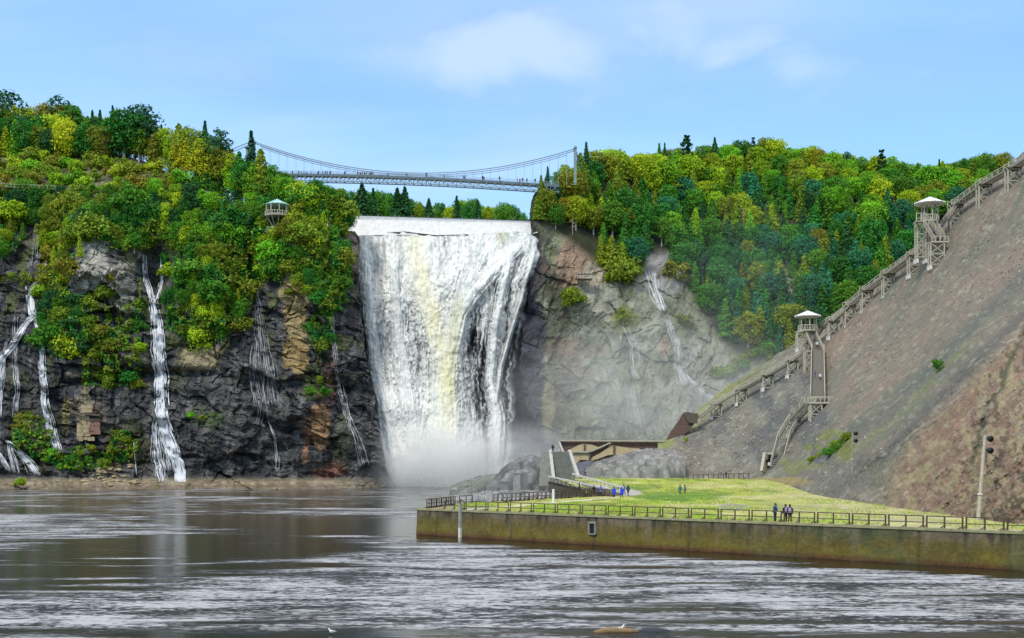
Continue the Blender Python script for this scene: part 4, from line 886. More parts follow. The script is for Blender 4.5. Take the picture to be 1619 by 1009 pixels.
for x, y, h_, c_, lb in [(907, 484, 6.5, 'olive', 'isolated round bush on the rock face below the small wooden lookout'), (985, 518, 7, 'olive', 'slanting olive bush in the middle of the right rock face'), (1068, 446, 7, 'olive brown', 'dark olive bush right of the water notch on the right rock face'),
    (985, 450, 9, 'olive', 'wide olive bush overhanging the left side of the right rock face'), (1085, 520, 5, 'olive brown', 'small brownish bush on the right rock face beside the long trickle')]:
    plant('shrub', c_, x, y, h_, TR, 'face', lb)
for x, y in scatter(14, lambda x, y: abs(y-float(np.interp(x, [1110, 1160, 1230, 1265], [600, 590, 565, 552]))) < 12, 12, (1130, 545, 1275, 610), 73):
    plant('shrub', pick([('mid green', 2), ('olive', 4), ('olive brown', 2)]), x, y, rnd.uniform(3, 4.5), TR, 'ridge')
plant('shrub', 'mid green', 1485, 588, 2.0, TS, 'slope', 'single small green bush growing on the bare shale slope', wide=.8)
for i, (x, y) in enumerate([(1296, 722), (1306, 714), (1318, 708), (1330, 701), (1340, 694), (1312, 720), (1284, 728), (1324, 712)]): plant('shrub', ['olive', 'mid green'][i % 2], x, y+2, rnd.uniform(.9, 1.6), TS, 'slope', 'low %s clump on the slope left of the dark light pole, %s' % (['olive', 'green'][i % 2], ['second from left', 'third from left', 'fifth from left', 'seventh from left', 'rightmost', 'fourth from left', 'leftmost', 'sixth from left'][i]), wide=1.3)
plant('shrub', 'yellow green', 1085, 700, 1.6, TS, 'slope', 'small yellow green tuft where the slope meets the brown barrier')

# -- labels: what it looks like, and where, in words
def region(t):
    x, y, p_ = t['px'], t['py'], t['place']
    if p_ == 'top': return 'on the left cliff top '+('at the photo edge' if x < 45 else 'above the branching cascade' if x < 125 else 'around the big rounded tree' if x < 235 else 'near the bridge backstay')
    if p_ == 'bank': return 'on the grassy bank '+('at the far left' if x < 90 else 'below the big rounded tree' if x < 240 else 'below the bridge backstay')
    if p_ == 'upstream': return 'behind the weir '+('at its left end' if x < 590 else 'under mid bridge' if x < 700 else 'at its right end')
    if p_ == 'ridge': return 'where the forest meets the lower stairway ridge'
    if p_ == 'forest':
        r_ = 'beside the right bridge tower' if x < 920 else 'above the right rock face' if x < 1060 else 'right of the rock face notch' if x < 1200 else 'behind the lower pavilion' if x < 1330 else 'behind the upper pavilion'
        d_ = (y-skyR(x)); return ('high ' if d_ < 45 else 'halfway down ' if d_ < 130 else 'low ')+r_
    if y > 640: return 'near the shore '+('beside the ruined wall' if x > 100 else 'under the left edge cascade') if x < 260 else 'low on the dark rock'
    if x < 60: return 'on the left edge of the cliff'
    if x < 225: return ('above the white rock patch' if y < 400 else 'around the white rock patch' if y < 480 else 'below the white rock patch')
    if x < 400: return ('above the strongest cascade' if y < 400 else 'right of the strongest cascade')
    if x < 480: return 'below the green roofed gazebo' if y > 350 else 'beside the green roofed gazebo'
    return 'on the cliff corner beside the big falls' if y > 385 else 'above the cliff corner by the big falls'
KN = {'broadleaf_tree': 'leafy tree', 'cedar_tree': 'pointed cedar', 'spruce_tree': 'spruce', 'shrub': 'bush', 'airy_tree': 'open tree', 'pine_tree': 'pine', 'dead_tree': 'dead tree'}
ORD = ['leftmost', 'second from left', 'third from left', 'fourth from left']
cells = {}
for t in TREES:
    if t['label'] is None: cells.setdefault(t['col']+' '+KN[t['kind']]+' '+region(t), []).append(t)
for k_, L_ in cells.items():
    L_.sort(key=lambda t: t['px'])
    for i, t in enumerate(L_):
        n_ = len(L_)
        if n_ == 1: t['label'] = k_
        elif n_ <= 5:
            od = ('left one of two' if i == 0 else 'right one of two') if n_ == 2 else ('rightmost' if i == n_-1 else ORD[i]); t['label'] = k_+', '+od
    if len(L_) > 5:
        n_ = len(L_); ns = 3 if n_ <= 15 else 5; nmz = ['left part', 'middle part', 'right part'] if ns == 3 else ['far left part', 'left part', 'middle part', 'right part', 'far right part']
        for q in range(ns):
            Q = sorted(L_[q*n_//ns:(q+1)*n_//ns], key=lambda t: t['py']); m_ = len(Q)
            wd_ = [''] if m_ == 1 else ['upper one', 'lower one'] if m_ == 2 else ['top one', 'second from top', 'third from top', 'fourth from top', 'fifth from top'][:m_-1]+['bottom one']
            for i, t in enumerate(Q):
                t['label'] = k_+', '+nmz[q]+(', '+wd_[min(i, len(wd_)-1)] if wd_[0] else '')
                if len(wd_) < m_ and 4 < i < m_-1: t['label'] = k_+', '+nmz[q]+', one of the lower ones'; t['shared'] = True
                if len(t['label'].split()) > 16: t['label'] = t['label'].replace(' leafy tree', ' tree').replace(' pointed cedar', ' cedar').replace('right of the rock face notch', 'right of the notch').replace(' from top', '')
for t in TREES:
    if t['kind'] == mB and t['place'] == 'cliff': t['name'] = 'cliff_broadleaf_tree'  # ordinary broadleaf trees of all heights standing on the left cliff
for t in TREES:
    for a_, b_ in ((' leafy tree', ' tree'), (' pointed cedar', ' cedar'), ('right of the rock face notch', 'right of the notch'), (' from left', ''), (' from top', ''), ('the big rounded tree', 'the rounded tree'), (' the ', ' ')):
        if len(t['label'].split()) > 16: t['label'] = t['label'].replace(a_, b_)
NAMES = {'airy_tree': 'open_crowned_tree', 'shrub': 'bush'}
GR = {'top': 'trees on the left cliff top', 'bank': 'bushes on the grassy bank', 'cliff': 'foliage growing on the left cliff', 'upstream': 'trees behind the weir', 'forest': 'trees of the right forest', 'right_sky': 'trees breaking the right skyline', 'face': 'bushes on the right rock face', 'ridge': 'bushes along the stairway ridge', 'slope': 'plants on the shale slope'}
for t in TREES:
    tm, cm, H_ = PRO[t['kind']][rnd.randrange(len(PRO[t['kind']]))]; nm = t.get('name') or NAMES.get(t['kind'], t['kind'])
    e = empty(nm, t['loc'], t['label'], 'bush' if t['kind'] == 'shrub' else 'tree', t['label'] if t.get('shared') else GR[t['place']], rnd.random()*6.28)
    s_ = t['h']/H_; wd = s_*t['wide']*rnd.uniform(.9, 1.12); e.scale = (wd, wd, s_)
    a = bpy.data.objects.new('stem' if t['kind'] == 'shrub' else 'trunk', tm); link(a, e)
    if cm is not None:
        b = bpy.data.objects.new('crown', cm); link(b, e); j = rnd.uniform(.85, 1.3); c_ = PAL[t['col']]
        b.color = (c_[0]*j*rnd.uniform(.85, 1.2), c_[1]*j, c_[2]*j, 1)
print('trees', len(TREES), {k: sum(t['kind'] == k for t in TREES) for k in PRO})
# -- low undergrowth clinging between the bushes: uncountable leaf cover
ug = {'olive': [], 'mid green': [], 'yellow green': [], 'deep green': []}
gi = np.random.default_rng(9)
for fn, n_, md, opts, hh, bx_ in zones[:18]:
    for _ in range(n_*260):
        x, y = gi.uniform(bx_[0], bx_[2]), gi.uniform(bx_[1], bx_[3]+14)
        if fn(x, y): ug['olive'].append((x, y))
A0 = np.array(ug['olive']); A0 = A0[vnoise(A0[:, 0]/9, A0[:, 1]/9, 444) > .33]; A0 = A0[~((np.abs(A0[:, 0]-243) < 20) & (A0[:, 1] > 395))]; A0 = A0[(((A0[:, 0]-148)/32)**2+((A0[:, 1]-415)/50)**2 > 1) & (((A0[:, 0]-190)/30)**2+((A0[:, 1]-455)/42)**2 > 1) & (((A0[:, 0]-470)/16)**2+((A0[:, 1]-510)/60)**2 > 1)]; v_ = fbm(A0[:, 0]/16, A0[:, 1]/16, 440, 3)
ug = {'olive': A0[v_ < .45], 'mid green': A0[(v_ >= .45) & (v_ < .53)], 'yellow green': A0[(v_ >= .53) & (v_ < .58)], 'deep green': A0[v_ >= .58]}
def depth_many(T, xy):
    cols = T.PX.mean(1); ci = np.clip(np.searchsorted(cols, xy[:, 0]), 0, len(cols)-1); out = np.empty(len(xy))
    for k in range(len(xy)): out[k] = T.D[ci[k], np.argmin(np.abs(T.PY[ci[k]]-xy[k, 1]))]
    return out
for cn_, A_ in ug.items():
    d_ = depth_many(TL, A_)-gi.uniform(.1, 1.6, len(A_)); X_, Y_, Z_ = PXY(A_[:, 0], A_[:, 1], d_)
    me = cards('undergrowth', np.stack([X_, Y_, Z_], 1), np.tile(np.array([0., -1, .7]), (len(A_), 1)), .42); o = link(bpy.data.objects.new('undergrowth', me)); c_ = PAL[cn_]; o.color = (c_[0]*.85, c_[1]*.85, c_[2]*.85, 1)
    setprops(o, cn_+' creeping leaves and moss clothing the left cliff between the bushes', kind='stuff')
x = gi.uniform(-80, 350, 26000); y = gi.uniform(244, 312, 26000); k_ = (y > np.array([topg(q) for q in x])+26) & (vnoise(x/14, y/7, 447) > .36)
A_ = np.stack([x[k_], y[k_]], 1); d_ = depth_many(TL, A_)-.3; X_, Y_, Z_ = PXY(A_[:, 0], A_[:, 1], d_); me = cards('grass', np.stack([X_, Y_, Z_], 1), np.tile(np.array([0., -.6, 1]), (len(A_), 1)), .45)
o = link(bpy.data.objects.new('grass', me)); o.color = (.22, .21, .07, 1); setprops(o, 'dry grass tussocks on the open bank below the left wood', kind='stuff')
# ================================================================ BUILT THINGS
ZQ = 3.05
M['wood_mid'] = plain('mid_grey_timber', (.25, .225, .18), .85, .3, 3)
M['parapet'] = plain('grey_parapet', (.40, .385, .34), .9, .2, 2)
M['conc_dark'] = plain('dark_wet_concrete', (.15, .15, .125), .9, .3, 1)
QA, QB = Vector((-11.3, 149.3, ZQ)), Vector((80, 66.8, ZQ)); QD = (QB-QA).normalized(); QN = Vector((-QD.y, QD.x, 0))   # QN points inland
if QN.y < 0: QN = -QN
# ---- quay wall
def quay():
    root = empty('quay_wall', QA, 'long concrete quay wall stained ochre and brown along the water', 'wall')
    n, m_ = 900, 30; L = (QB-QA).length; ss_ = np.linspace(0, L, n); vv = np.linspace(0, 1, m_); S_, V_ = np.meshgrid(ss_, vv, indexing='ij')
    jt = np.exp(-((np.mod(S_+2.5, 11.8)-5.9)/.16)**2); off = -.04*fbm(S_/3, V_*3, 400, 4)-.25*(1-V_)+.10*jt
    X = QA.x+QD.x*S_+QN.x*off; Y = QA.y+QD.y*S_+QN.y*off; Z = -1+V_*(ZQ+.97)
    c = np.zeros(X.shape+(3,)); zr = Z/ZQ; n1 = fbm(S_/2.2, V_*2, 405, 5); n2 = fbm(S_*1.3, V_*.8, 409, 4)
    c[:] = (.10, .08, .046); c = paint(c, ss(.45, .65, n1), (.15, .115, .075), .8)
    c = paint(c, ss(.95, .55, zr+.25*(n1-.5))*ss(-.1, .1, zr), (.120, .092, .018), .85)
    c = paint(c, ss(.25, .5, fbm(S_/9, V_, 413, 3))*ss(.5, .35, zr+.3*(n2-.5)), (.15, .115, .018), .7)
    c = paint(c, ss(.20, .04, zr+.10*(n2-.5)), (.10, .038, .018), .8); c = paint(c, ss(.06, -.02, zr), (.04, .018, .010), .9)
    c = paint(c, ss(.54, .66, n2)*ss(.35, .95, zr), (.032, .032, .018), .85)
    c = paint(c, ss(.52, .66, fbm(S_/6, V_*2, 417, 4))*ss(30, 60, S_), (.075, .095, .04), .5)
    c = paint(c, jt, (.05, .04, .025), .6); c = paint(c, ss(.60, .72, fbm(S_*2.2, V_*.5, 421, 3))*ss(.1, .5, zr), (.17, .14, .085), .4)
    o = link(grid_mesh('wall_face', X, Y, Z, M['shale'], c), root); o.matrix_parent_inverse = Matrix.Translation(-root.location)
    # return face at the pier's end and the coping slabs
    q = Vector((-7.2, 166, ZQ)); e = MB(); e.bar(QA+Vector((.15, .15, -2.2)), q+Vector((.15, 0, -2.2)), .5, 4.0); wpart(e, 'end_wall', M['conc'], root)
    a_ = 0; k = 0
    while a_ < L:
        l_ = min(5.9, L-a_); s = QA+QD*a_; e_ = QA+QD*(a_+l_); cp = MB(); cp.bar(s+QN*.18+Vector((0, 0, .0)), e_+QN*.18+Vector((0, 0, .0)), .62, .22); wpart(cp, 'coping_slab', M['coping'], root); a_ += 5.93; k += 1
    for a, b in (((-11.3, 149.5), (-7.2, 166)), ((-7.2, 166.1), (15.4, 204)), ((15.4, 204), (13.5, 236))):
        cp = MB(); cp.bar((*a, ZQ-.02), (*b, ZQ-.02), .55, .22); wpart(cp, 'coping_slab', M['coping'], root)
        w_ = MB(); w_.bar((a[0]+.1, a[1], .4), (b[0]+.1, b[1], .4), .3, 4.9); wpart(w_, 'rear_wall', M['conc'], root)
M['coping'] = plain('mossy_concrete_coping', (.27, .25, .13), .95, .35, 1.5)
quay()
def quay_at(px):  # distance along the quay face for a photo column
    k = (px-CX)/FPX; return (QA.x-k*QA.y)/(k*QD.y-QD.x)
def qp(px, inland=0., z=0.): s = quay_at(px); p = QA+QD*s+QN*inland; return Vector((p.x, p.y, ZQ+z))
# fender post and drain mouth
p_ = qp(730, -.22); t = empty('fender_post', (p_.x, p_.y, -.5), 'pale weathered timber post bolted to the quay wall near its left end', 'post')
wpart(MB().box((p_.x, p_.y, 1.75), (.32, .32, 4.3), .7), 'post', M['conc'], t); wpart(MB().box((p_.x, p_.y, .55), (.36, .36, 1.1), .7), 'worn_foot', M['wood_pale'], t); wpart(MB().tube([(p_.x, p_.y, 3.9), (p_.x+.1, p_.y, 4.35), (p_.x-.15, p_.y, 4.55)], .06), 'hook', M['rail'], t)
p_ = qp(939, -.16); t = empty('drain_outlet', (p_.x, p_.y, 1.0), 'square concrete drain mouth with a dark opening set in the quay wall', 'drain')
rz_ = math.atan2(QD.y, QD.x); f_ = MB()
for dx, dz, w_, h_ in ((-.42, 0, .16, 1.2), (.42, 0, .16, 1.2), (0, .62, 1.05, .18), (0, -.58, .8, .12)): 
    c_ = p_+QD*dx; f_.box((c_.x, c_.y, 1.75+dz), (w_, .45, h_), rz_)
wpart(f_, 'frame', M['wood_mid'], t); c_ = p_+QN*.06; wpart(MB().box((c_.x, c_.y, 1.75), (.74, .2, 1.15), rz_), 'opening', M['black'], t)  # opening is a solid block, painted black for the dark inside the drain
# ---- railings: panels of two rails, three raked posts
def railing(label, A, B, gap=.32, plen=3.1, z=ZQ, h=1.1, sc=1., mat='rail'):
    A = Vector((*A[:2], z)); B = Vector((*B[:2], z)); L = (B-A).length; d = (B-A).normalized(); n_ = max(1, round(L/(plen+gap))); st = L/n_
    nn_ = Vector((-d.y, d.x, 0)); nn_ = nn_ if nn_.y > 0 else -nn_
    root = empty('railing', A, label, 'railing')
    for i in range(n_):
        s = A+d*(i*st+gap/2); e = A+d*((i+1)*st-gap/2); pn = MB()
        pn.bar(s+Vector((0, 0, h)), e+Vector((0, 0, h)), .09); pn.bar(s+Vector((0, 0, h*.5)), e+Vector((0, 0, h*.5)), .075); o = wpart(pn, 'rail_panel', M[mat], root)
        for k in (0, .5, 1):
            q = s.lerp(e, k); po = MB(); po.bar(q, q+Vector((0, 0, h+.03)), .12*sc); po.bar(q+Vector((0, 0, .07)), q-d*.45+Vector((0, 0, .07)), .20, .14); po.bar(q-d*.36+Vector((0, 0, .1)), q+Vector((0, 0, .35)), .07)
            w_ = po.build('post', M[mat], o)
    return root
a_, b_ = qp(697, .55), qp(2050, .55); railing('brown pipe railing in short panels along the front edge of the quay', a_, b_)
railing('dark railing along the left tip of the pier', (-10.4, 152), (-7.4, 163.5), plen=1.6); railing('dark railing closing the far side of the pier tip', (-7.0, 164.8), (-5.2, 167.5), plen=2.6)
railing('dark railing of small panels along the far edge of the pier', (-2.6, 173), (15.2, 203), plen=2.2)
po = on_ground(875, 797); o = empty('marker_post', (po.x, po.y, ZQ), 'short white marker post on the pier by the far railing', 'post'); wpart(MB().tube([po, po+Vector((0, 0, 1.9))], .16, 8), 'post', M['roof_white'], o); wpart(MB().tube([po+Vector((0, 0, 1.9)), po+Vector((0, 0, 1.98))], .2, 8), 'cap', M['roof_white'], o)
# dry stalks on the pier edge
for i, (x, y, h_) in enumerate([(745, 800, 3.2), (756, 798, 2.4), (765, 797, 2.6), (778, 796, 3.0), (788, 796, 2.6)]):
    g_ = on_ground(x, y); g_.y = 172+rnd.random(); g_.x = (x-CX)/FPX*g_.y; st = MB(); st.tube([g_, g_+Vector((.1, 0, h_*.6)), g_+Vector((rnd.uniform(-.3, .3), 0, h_))], [.03, .022, .012], 4)
    for k in range(5): z0 = h_*rnd.uniform(.3, .9); st.tube([g_+Vector((.08, 0, z0)), g_+Vector((rnd.uniform(-.8, .8), rnd.uniform(-.3, .3), z0+rnd.uniform(.2, .7)))], [.014, .006], 3)
    o = empty('dry_stalk', g_, ['tall bare dry stalk at the far pier edge, leftmost', 'second bare dry stalk at the far pier edge', 'middle bare dry stalk at the far pier edge', 'fourth bare dry stalk at the far pier edge', 'rightmost bare dry stalk at the far pier edge'][i], 'plant', 'dry stalks on the pier'); wpart(st, 'stem', M['bark'], o)
# ---- rock mounds between the pier and the falls
def mound(name, label, px0, px1, top, Yb, zb, seed, mat='shale', colr=(.17, .165, .155), depth=24, amp=1.2, tan=None):
    u = np.linspace(px0, px1, 160); v = np.linspace(-1, 1, 110); U, V = np.meshgrid(u, v, indexing='ij')
    Xc = (U-CX)/FPX*Yb; Z1 = HC-(poly(u, top)-YH)/FPX*Yb; prof = np.sqrt(np.clip(1-np.abs(V)**2.2, 0, 1))
    Z = zb+(Z1[:, None]-zb)*prof+amp*.5*(ridged(U/26, V*3+U/60, seed, 4)-.5)*prof+amp*.5*(fbm(U/7, V*7, seed+5, 4)-.5)*prof
    Y = Yb+V*depth*.5*(.35+.65*np.clip((Z1[:, None]-zb)/8, 0, 1))
    X = Xc*Y/Yb*.25+Xc*.75
    c = np.zeros(X.shape+(3,)); c[:] = colr; c = paint(c, ss(.5, .64, fbm(U/14, V*5, seed+9, 5)), tuple(q*.55 for q in colr), .8); c = paint(c, ss(.55, .66, fbm(U/9, V*9, seed+14, 4)), tuple(min(1, q*1.6) for q in colr), .7)
    o = link(grid_mesh(name, X, Y, Z, M[mat], c)); return setprops(o, label, 'rock')
mound('boulder', 'long low grey rock hump sticking out of the water beside the spray', 712, 806, [(712, 769), (730, 762), (760, 752), (785, 749), (806, 752)], 318, -.6, 500, colr=(.16, .165, .14), amp=.6, depth=18)
mound('boulder', 'big rounded grey rock mound left of the concrete stair', 770, 880, [(770, 768), (785, 752), (800, 738), (822, 725), (840, 721), (858, 724), (880, 735)], 306, -.6, 520, colr=(.15, .15, .142), amp=1.8)
mound('boulder', 'pale wet rock shelf in the water at the foot of the grey mound', 700, 880, [(700, 786), (730, 782), (770, 777), (820, 776), (880, 777)], 268, -.5, 540, colr=(.21, .205, .195), amp=.8, depth=30)
mound('boulder', 'dark broken shale heap between the stair and the brown barrier', 892, 975, [(892, 745), (910, 734), (930, 729), (950, 731), (975, 742)], 312, 3.5, 560, colr=(.10, .10, .115), amp=1.6)
mound('boulder', 'smooth grey shale mound in front of the brown barrier wall', 925, 1075, [(925, 745), (945, 730), (980, 720), (1010, 712), (1045, 708), (1075, 716)], 300, 3.2, 580, colr=(.19, .185, .165), amp=1.2, depth=30)
# ---- concrete pillar
q = P(817, 777, 262); o = empty('concrete_pillar', (q.x, q.y, 0), 'short pale concrete pillar standing in front of the grey rock mound', 'pillar')
wpart(MB().box((q.x, q.y, 2.6), (1.45, 1.5, 6.6)), 'shaft', M['conc'], o); wpart(MB().box((q.x, q.y, 6.05), (1.75, 1.8, .3)), 'cap', M['conc'], o)
# ---- concrete stair up to the viewpoint
st = empty('viewpoint_stair', P(888, 766, 272), 'steep grey concrete stair block with pale side parapets', 'stair')
for i in range(20):
    f0 = i/20; Yb = 274+f0*10; zz_ = 3.6+(10.6-3.6)*(i+1)/20; hw = 17-2*f0; cpx = 892-7*f0; x0 = (cpx-hw-CX)/FPX*Yb; x1 = (cpx+hw-CX)/FPX*Yb
    wpart(MB().box(((x0+x1)/2, Yb+.9+(20-i)*.25, (zz_+2)/2), (x1-x0, 1.8+(20-i)*.5, zz_-2)), 'step', M['conc_dark'] if 'conc_dark' in M else M['conc'], st)
for (xa, xb, wd) in ((870, 875, .7), (900, 915, .7)):
    a = P(xb, 757, 273); b = P(xa, 714, 285); wpart(MB().bar(a, b, wd, .9), 'parapet', M['parapet'], st)
w_ = MB(); a = P(861, 765, 276); b = P(861, 714, 286)
w_.hexa([P(852, 768, 274), P(872, 768, 274), P(872, 768, 286), P(852, 768, 286), P(856, 714, 284), P(869, 714, 284), P(869, 714, 292), P(856, 714, 292)]); wpart(w_, 'side_wall', M['conc_dark'], st)
wpart(MB().box(P(882, 716, 287.5), (7, 5, .5)), 'landing', M['conc'], st)
# ---- timber ramp going down to the path
rp = empty('ramp', P(920, 775, 232), 'long dark timber ramp sloping down to the path, pale top rail', 'ramp')
A1, A2, B1, B2 = P(867, 761, 268), P(905, 757, 268), P(965, 784, 200), P(985, 781, 206)
dk = MB(); dk.hexa([A1-Vector((0, 0, .5)), B1-Vector((0, 0, .5)), B2-Vector((0, 0, .5)), A2-Vector((0, 0, .5)), A1, B1, B2, A2]); wpart(dk, 'deck', M['wood_dark'], rp)
sw = MB(); sw.hexa([A1-Vector((0, 0, 4.5)), B1-Vector((0, 0, 1.2)), B1+Vector((.3, 0, -1.2)), A1+Vector((.3, 0, -4.5)), A1+Vector((0, 0, .05)), B1+Vector((0, 0, .05)), B1+Vector((.3, 0, .05)), A1+Vector((.3, 0, .05))]); wpart(sw, 'side_boarding', M['barrier'] if 'barrier' in M else M['wood_dark'], rp)
for (a, b) in ((A1, B1), (A2, B2)):
    wpart(MB().bar(a+Vector((0, 0, 1.05)), b+Vector((0, 0, 1.05)), .22, .28), 'handrail', M['wood_pale'], rp)
    for i in range(14): q = a.lerp(b, i/13); wpart(MB().bar(q, q+Vector((0, 0, 1.0)), .13), 'post', M['wood'], rp)
railing('dark fence of close panels at the foot of the timber ramp', (P(890, 784, 222).x, 222), (P(972, 789, 197).x, 197), plen=2.0, z=3.05, h=1.1)
# ---- brown barrier wall (viewing terrace) with pale washed-out patches
def barrier():
    m, nt, p = newmat('brown_barrier_boards'); t = N(nt, 'ShaderNodeTexCoord'); nn = noisen(nt, mapn(nt, t.outputs['Object'], (.5, .5, 3)), 1.5, 5, .6)
    nt.links.new(ramp(nt, nn, [(.3, (.085, .055, .042)), (.7, (.17, .105, .08))]), p.inputs['Base Color']); p.inputs['Roughness'].default_value = .9; bump(nt, p, nn, .5, .08); M['barrier'] = m
    tan = plain('tan_plaster_panel', (.46, .36, .21), .95, .2, 1)
    root = empty('barrier_wall', P(960, 730, 330), 'long brown retaining wall with pale tan gable shaped patches', 'wall')
    def slab(name, pts, Y, th, mat):
        f = [P(x, y, Y) for x, y in pts]; b = [P(x, y, Y+th) for x, y in pts]; n = len(pts); mb = MB()
        mb.add(f+b, [tuple(range(n))[::-1], tuple(range(n, 2*n))]+[(i, (i+1) % n, n+(i+1) % n, n+i) for i in range(n)]); return wpart(mb, name, mat, root)
    slab('main_boarding', [(882, 697), (966, 697), (1052, 698), (1058, 712), (1010, 760), (900, 760)], 330, 2.5, m)
    slab('sloping_boarding', [(1052, 698), (1062, 680), (1074, 664), (1078, 655), (1086, 651), (1104, 655), (1100, 668), (1080, 690), (1058, 712)], 331, 3, m)
    slab('dark_end_face', [(1080, 652), (1104, 654), (1103, 670), (1088, 668)], 330.2, .7, M['wood_dark'])
    slab('tan_patch', [(899, 712), (912, 705), (922, 701), (936, 703), (946, 707), (932, 714), (899, 714)], 329.6, .35, tan)
    slab('tan_patch', [(901, 716), (932, 715.5), (932, 728), (918, 727), (908, 736), (901, 736)], 329.6, .35, tan)
    slab('tan_patch', [(933.5, 727), (938, 722), (950, 716), (960, 709), (965, 703), (969.5, 704), (969.5, 719), (960, 720), (945, 726), (934, 729)], 329.6, .35, tan)
    slab('tan_patch', [(972.5, 705), (985, 707), (1000, 709), (1011, 709), (1011, 712), (992, 716), (980, 721), (972.5, 719)], 329.6, .35, tan)
    for a, b, c_, d_ in ((931, 716, 934, 742), (969.5, 704, 972.5, 724), (923, 703, 925.5, 713)): slab('post', [(a, b), (c_, b), (c_, d_), (a, d_)], 329.2, .6, M['wood_dark'])
    for pts in ([(897, 713.2), (932, 713.2), (932, 715.6), (897, 715.6)], [(882, 695.6), (1053, 696.4), (1053, 698.4), (882, 697.6)], [(932, 713), (964, 699.5), (967, 700.5), (934, 715)]): slab('trim_beam', pts, 328.9, .6, M['wood'])
    slab('pale_edge', [(882, 697), (885, 697), (893, 716), (889, 716)], 329, .5, M['wood_pale'])
barrier()

# ---- timber stairs on the shale ridge
def bent(parent, top, h, w=2.6, dx=(1, 0, 0), lean=0, ground=None, name='support_frame'):
    """trestle: four legs, cross braces, pale concrete feet"""
    X_ = Vector(dx).normalized(); Y_ = Vector((-X_.y, X_.x, 0)); mb = MB(); ft = []
    for s in (-1, 1):
        for k in (0, 1):
            a = top+X_*(s*w/2)+Y_*(k*1.6); hh = h+(0 if s < 0 else -.35)*0
            mb.bar(a, a-Vector((0, 0, hh)), .28); ft.append(a-Vector((0, 0, hh+.3)))
    for k in (0, 1):
        q = top+Y_*(k*1.6); l, r = q-X_*w/2, q+X_*w/2; n_ = max(1, round(h/2.7)); sg = h*.92/n_
        for i in range(n_):
            z0, z1 = -i*sg-.1, -(i+1)*sg; mb.bar(l+Vector((0, 0, z0)), r+Vector((0, 0, z1)), .17); mb.bar(r+Vector((0, 0, z0)), l+Vector((0, 0, z1)), .17); mb.bar(l+Vector((0, 0, z1)), r+Vector((0, 0, z1)), .2)
        mb.bar(l+Vector((-.3, 0, 0)), r+Vector((.3, 0, 0)), .28)
    o = wpart(mb, name, M['wood'], parent)
    for f in ft: w_ = MB().box(f, (.55, .55, .9)).build('footing', M['conc_pale'], o)
    return o
def flight(parent, A, B, w=2.0, rail=1.15, step=1.1, treads=True, dark=True):
    d = (B-A); L = d.length; n_ = Vector((d.y, -d.x, 0)); n_ = n_.normalized() if n_.length > .01 else Vector((1, 0, 0)); mb = MB(); U = Vector((0, 0, 1))
    for s in (-1, 1): mb.bar(A+n_*s*w/2, B+n_*s*w/2, .18, .40)
    k = max(2, int(L/.55))
    for i in range(k):
        q = A.lerp(B, (i+.5)/k); mb.bar(q-n_*w/2, q+n_*w/2, .42, .1)
    wpart(mb, 'stair_flight', M['wood_mid'], parent)
    for s in (-1, 1):
        r_ = MB(); a, b = A+n_*s*w/2, B+n_*s*w/2; r_.bar(a+U*rail, b+U*rail, .13, .15); r_.bar(a+U*rail*.55, b+U*rail*.55, .08, .10); kk = max(1, int(L/2.0))
        for i in range(kk+1): q = a.lerp(b, i/kk); r_.bar(q, q+U*(rail+.05), .17)
        wpart(r_, 'handrail', M['wood'], parent)
def mid(px, py, off): return TS.at(px, py, off)
ridge = [(1104, 662), (1133, 640), (1172, 617), (1214, 594), (1253, 571), (1272, 556), (1296, 520), (1318, 508), (1344, 484), (1371, 460), (1405, 434), (1446, 404), (1476, 376), (1512, 325), (1557, 292), (1603, 266), (1655, 232)]
stw = empty('ridge_stairway', mid(1300, 530, 2), 'long weathered timber stairway on trestles climbing the ridge of the shale slope', 'stairway')
RP = []
for x, y in ridge:
    yc = float(np.interp(x, u, pc)) if False else y
    d_ = TS.depth(x, y+14)-(3.6 if x > 1130 else 1.5); RP.append(P(x, y, d_))
for i in range(len(RP)-1): flight(stw, RP[i], RP[i+1])
bh = {1133: 3.2, 1172: 3.4, 1214: 3.2, 1253: 3.6, 1318: 4.0, 1344: 5.2, 1371: 5.2, 1405: 5.4, 1446: 4.6, 1512: 6.2, 1557: 5.8, 1603: 5.6}
for (x, y), q in zip(ridge, RP):
    if x in bh: bent(stw, q-Vector((0, .2, .2)), bh[x], 2.6 if x < 1500 else 2.8, (1, 0, 0)); pl_ = MB().box(q+Vector((0, .6, 0)), (3.0, 2.6, .25)); wpart(pl_, 'landing', M['wood_dark'], stw); rr_ = MB()
    if x in bh:
        for a, b in (((-1.4, -.6), (1.4, -.6)), ((-1.4, 1.8), (1.4, 1.8))): rr_.bar(q+Vector((*a, 1.2)), q+Vector((*b, 1.2)), .16); [rr_.bar(q+Vector((a[0]+(b[0]-a[0])*k/3, a[1], 0)), q+Vector((a[0]+(b[0]-a[0])*k/3, a[1], 1.25)), .15) for k in range(4)]
        wpart(rr_, 'landing_railing', M['wood'], stw)

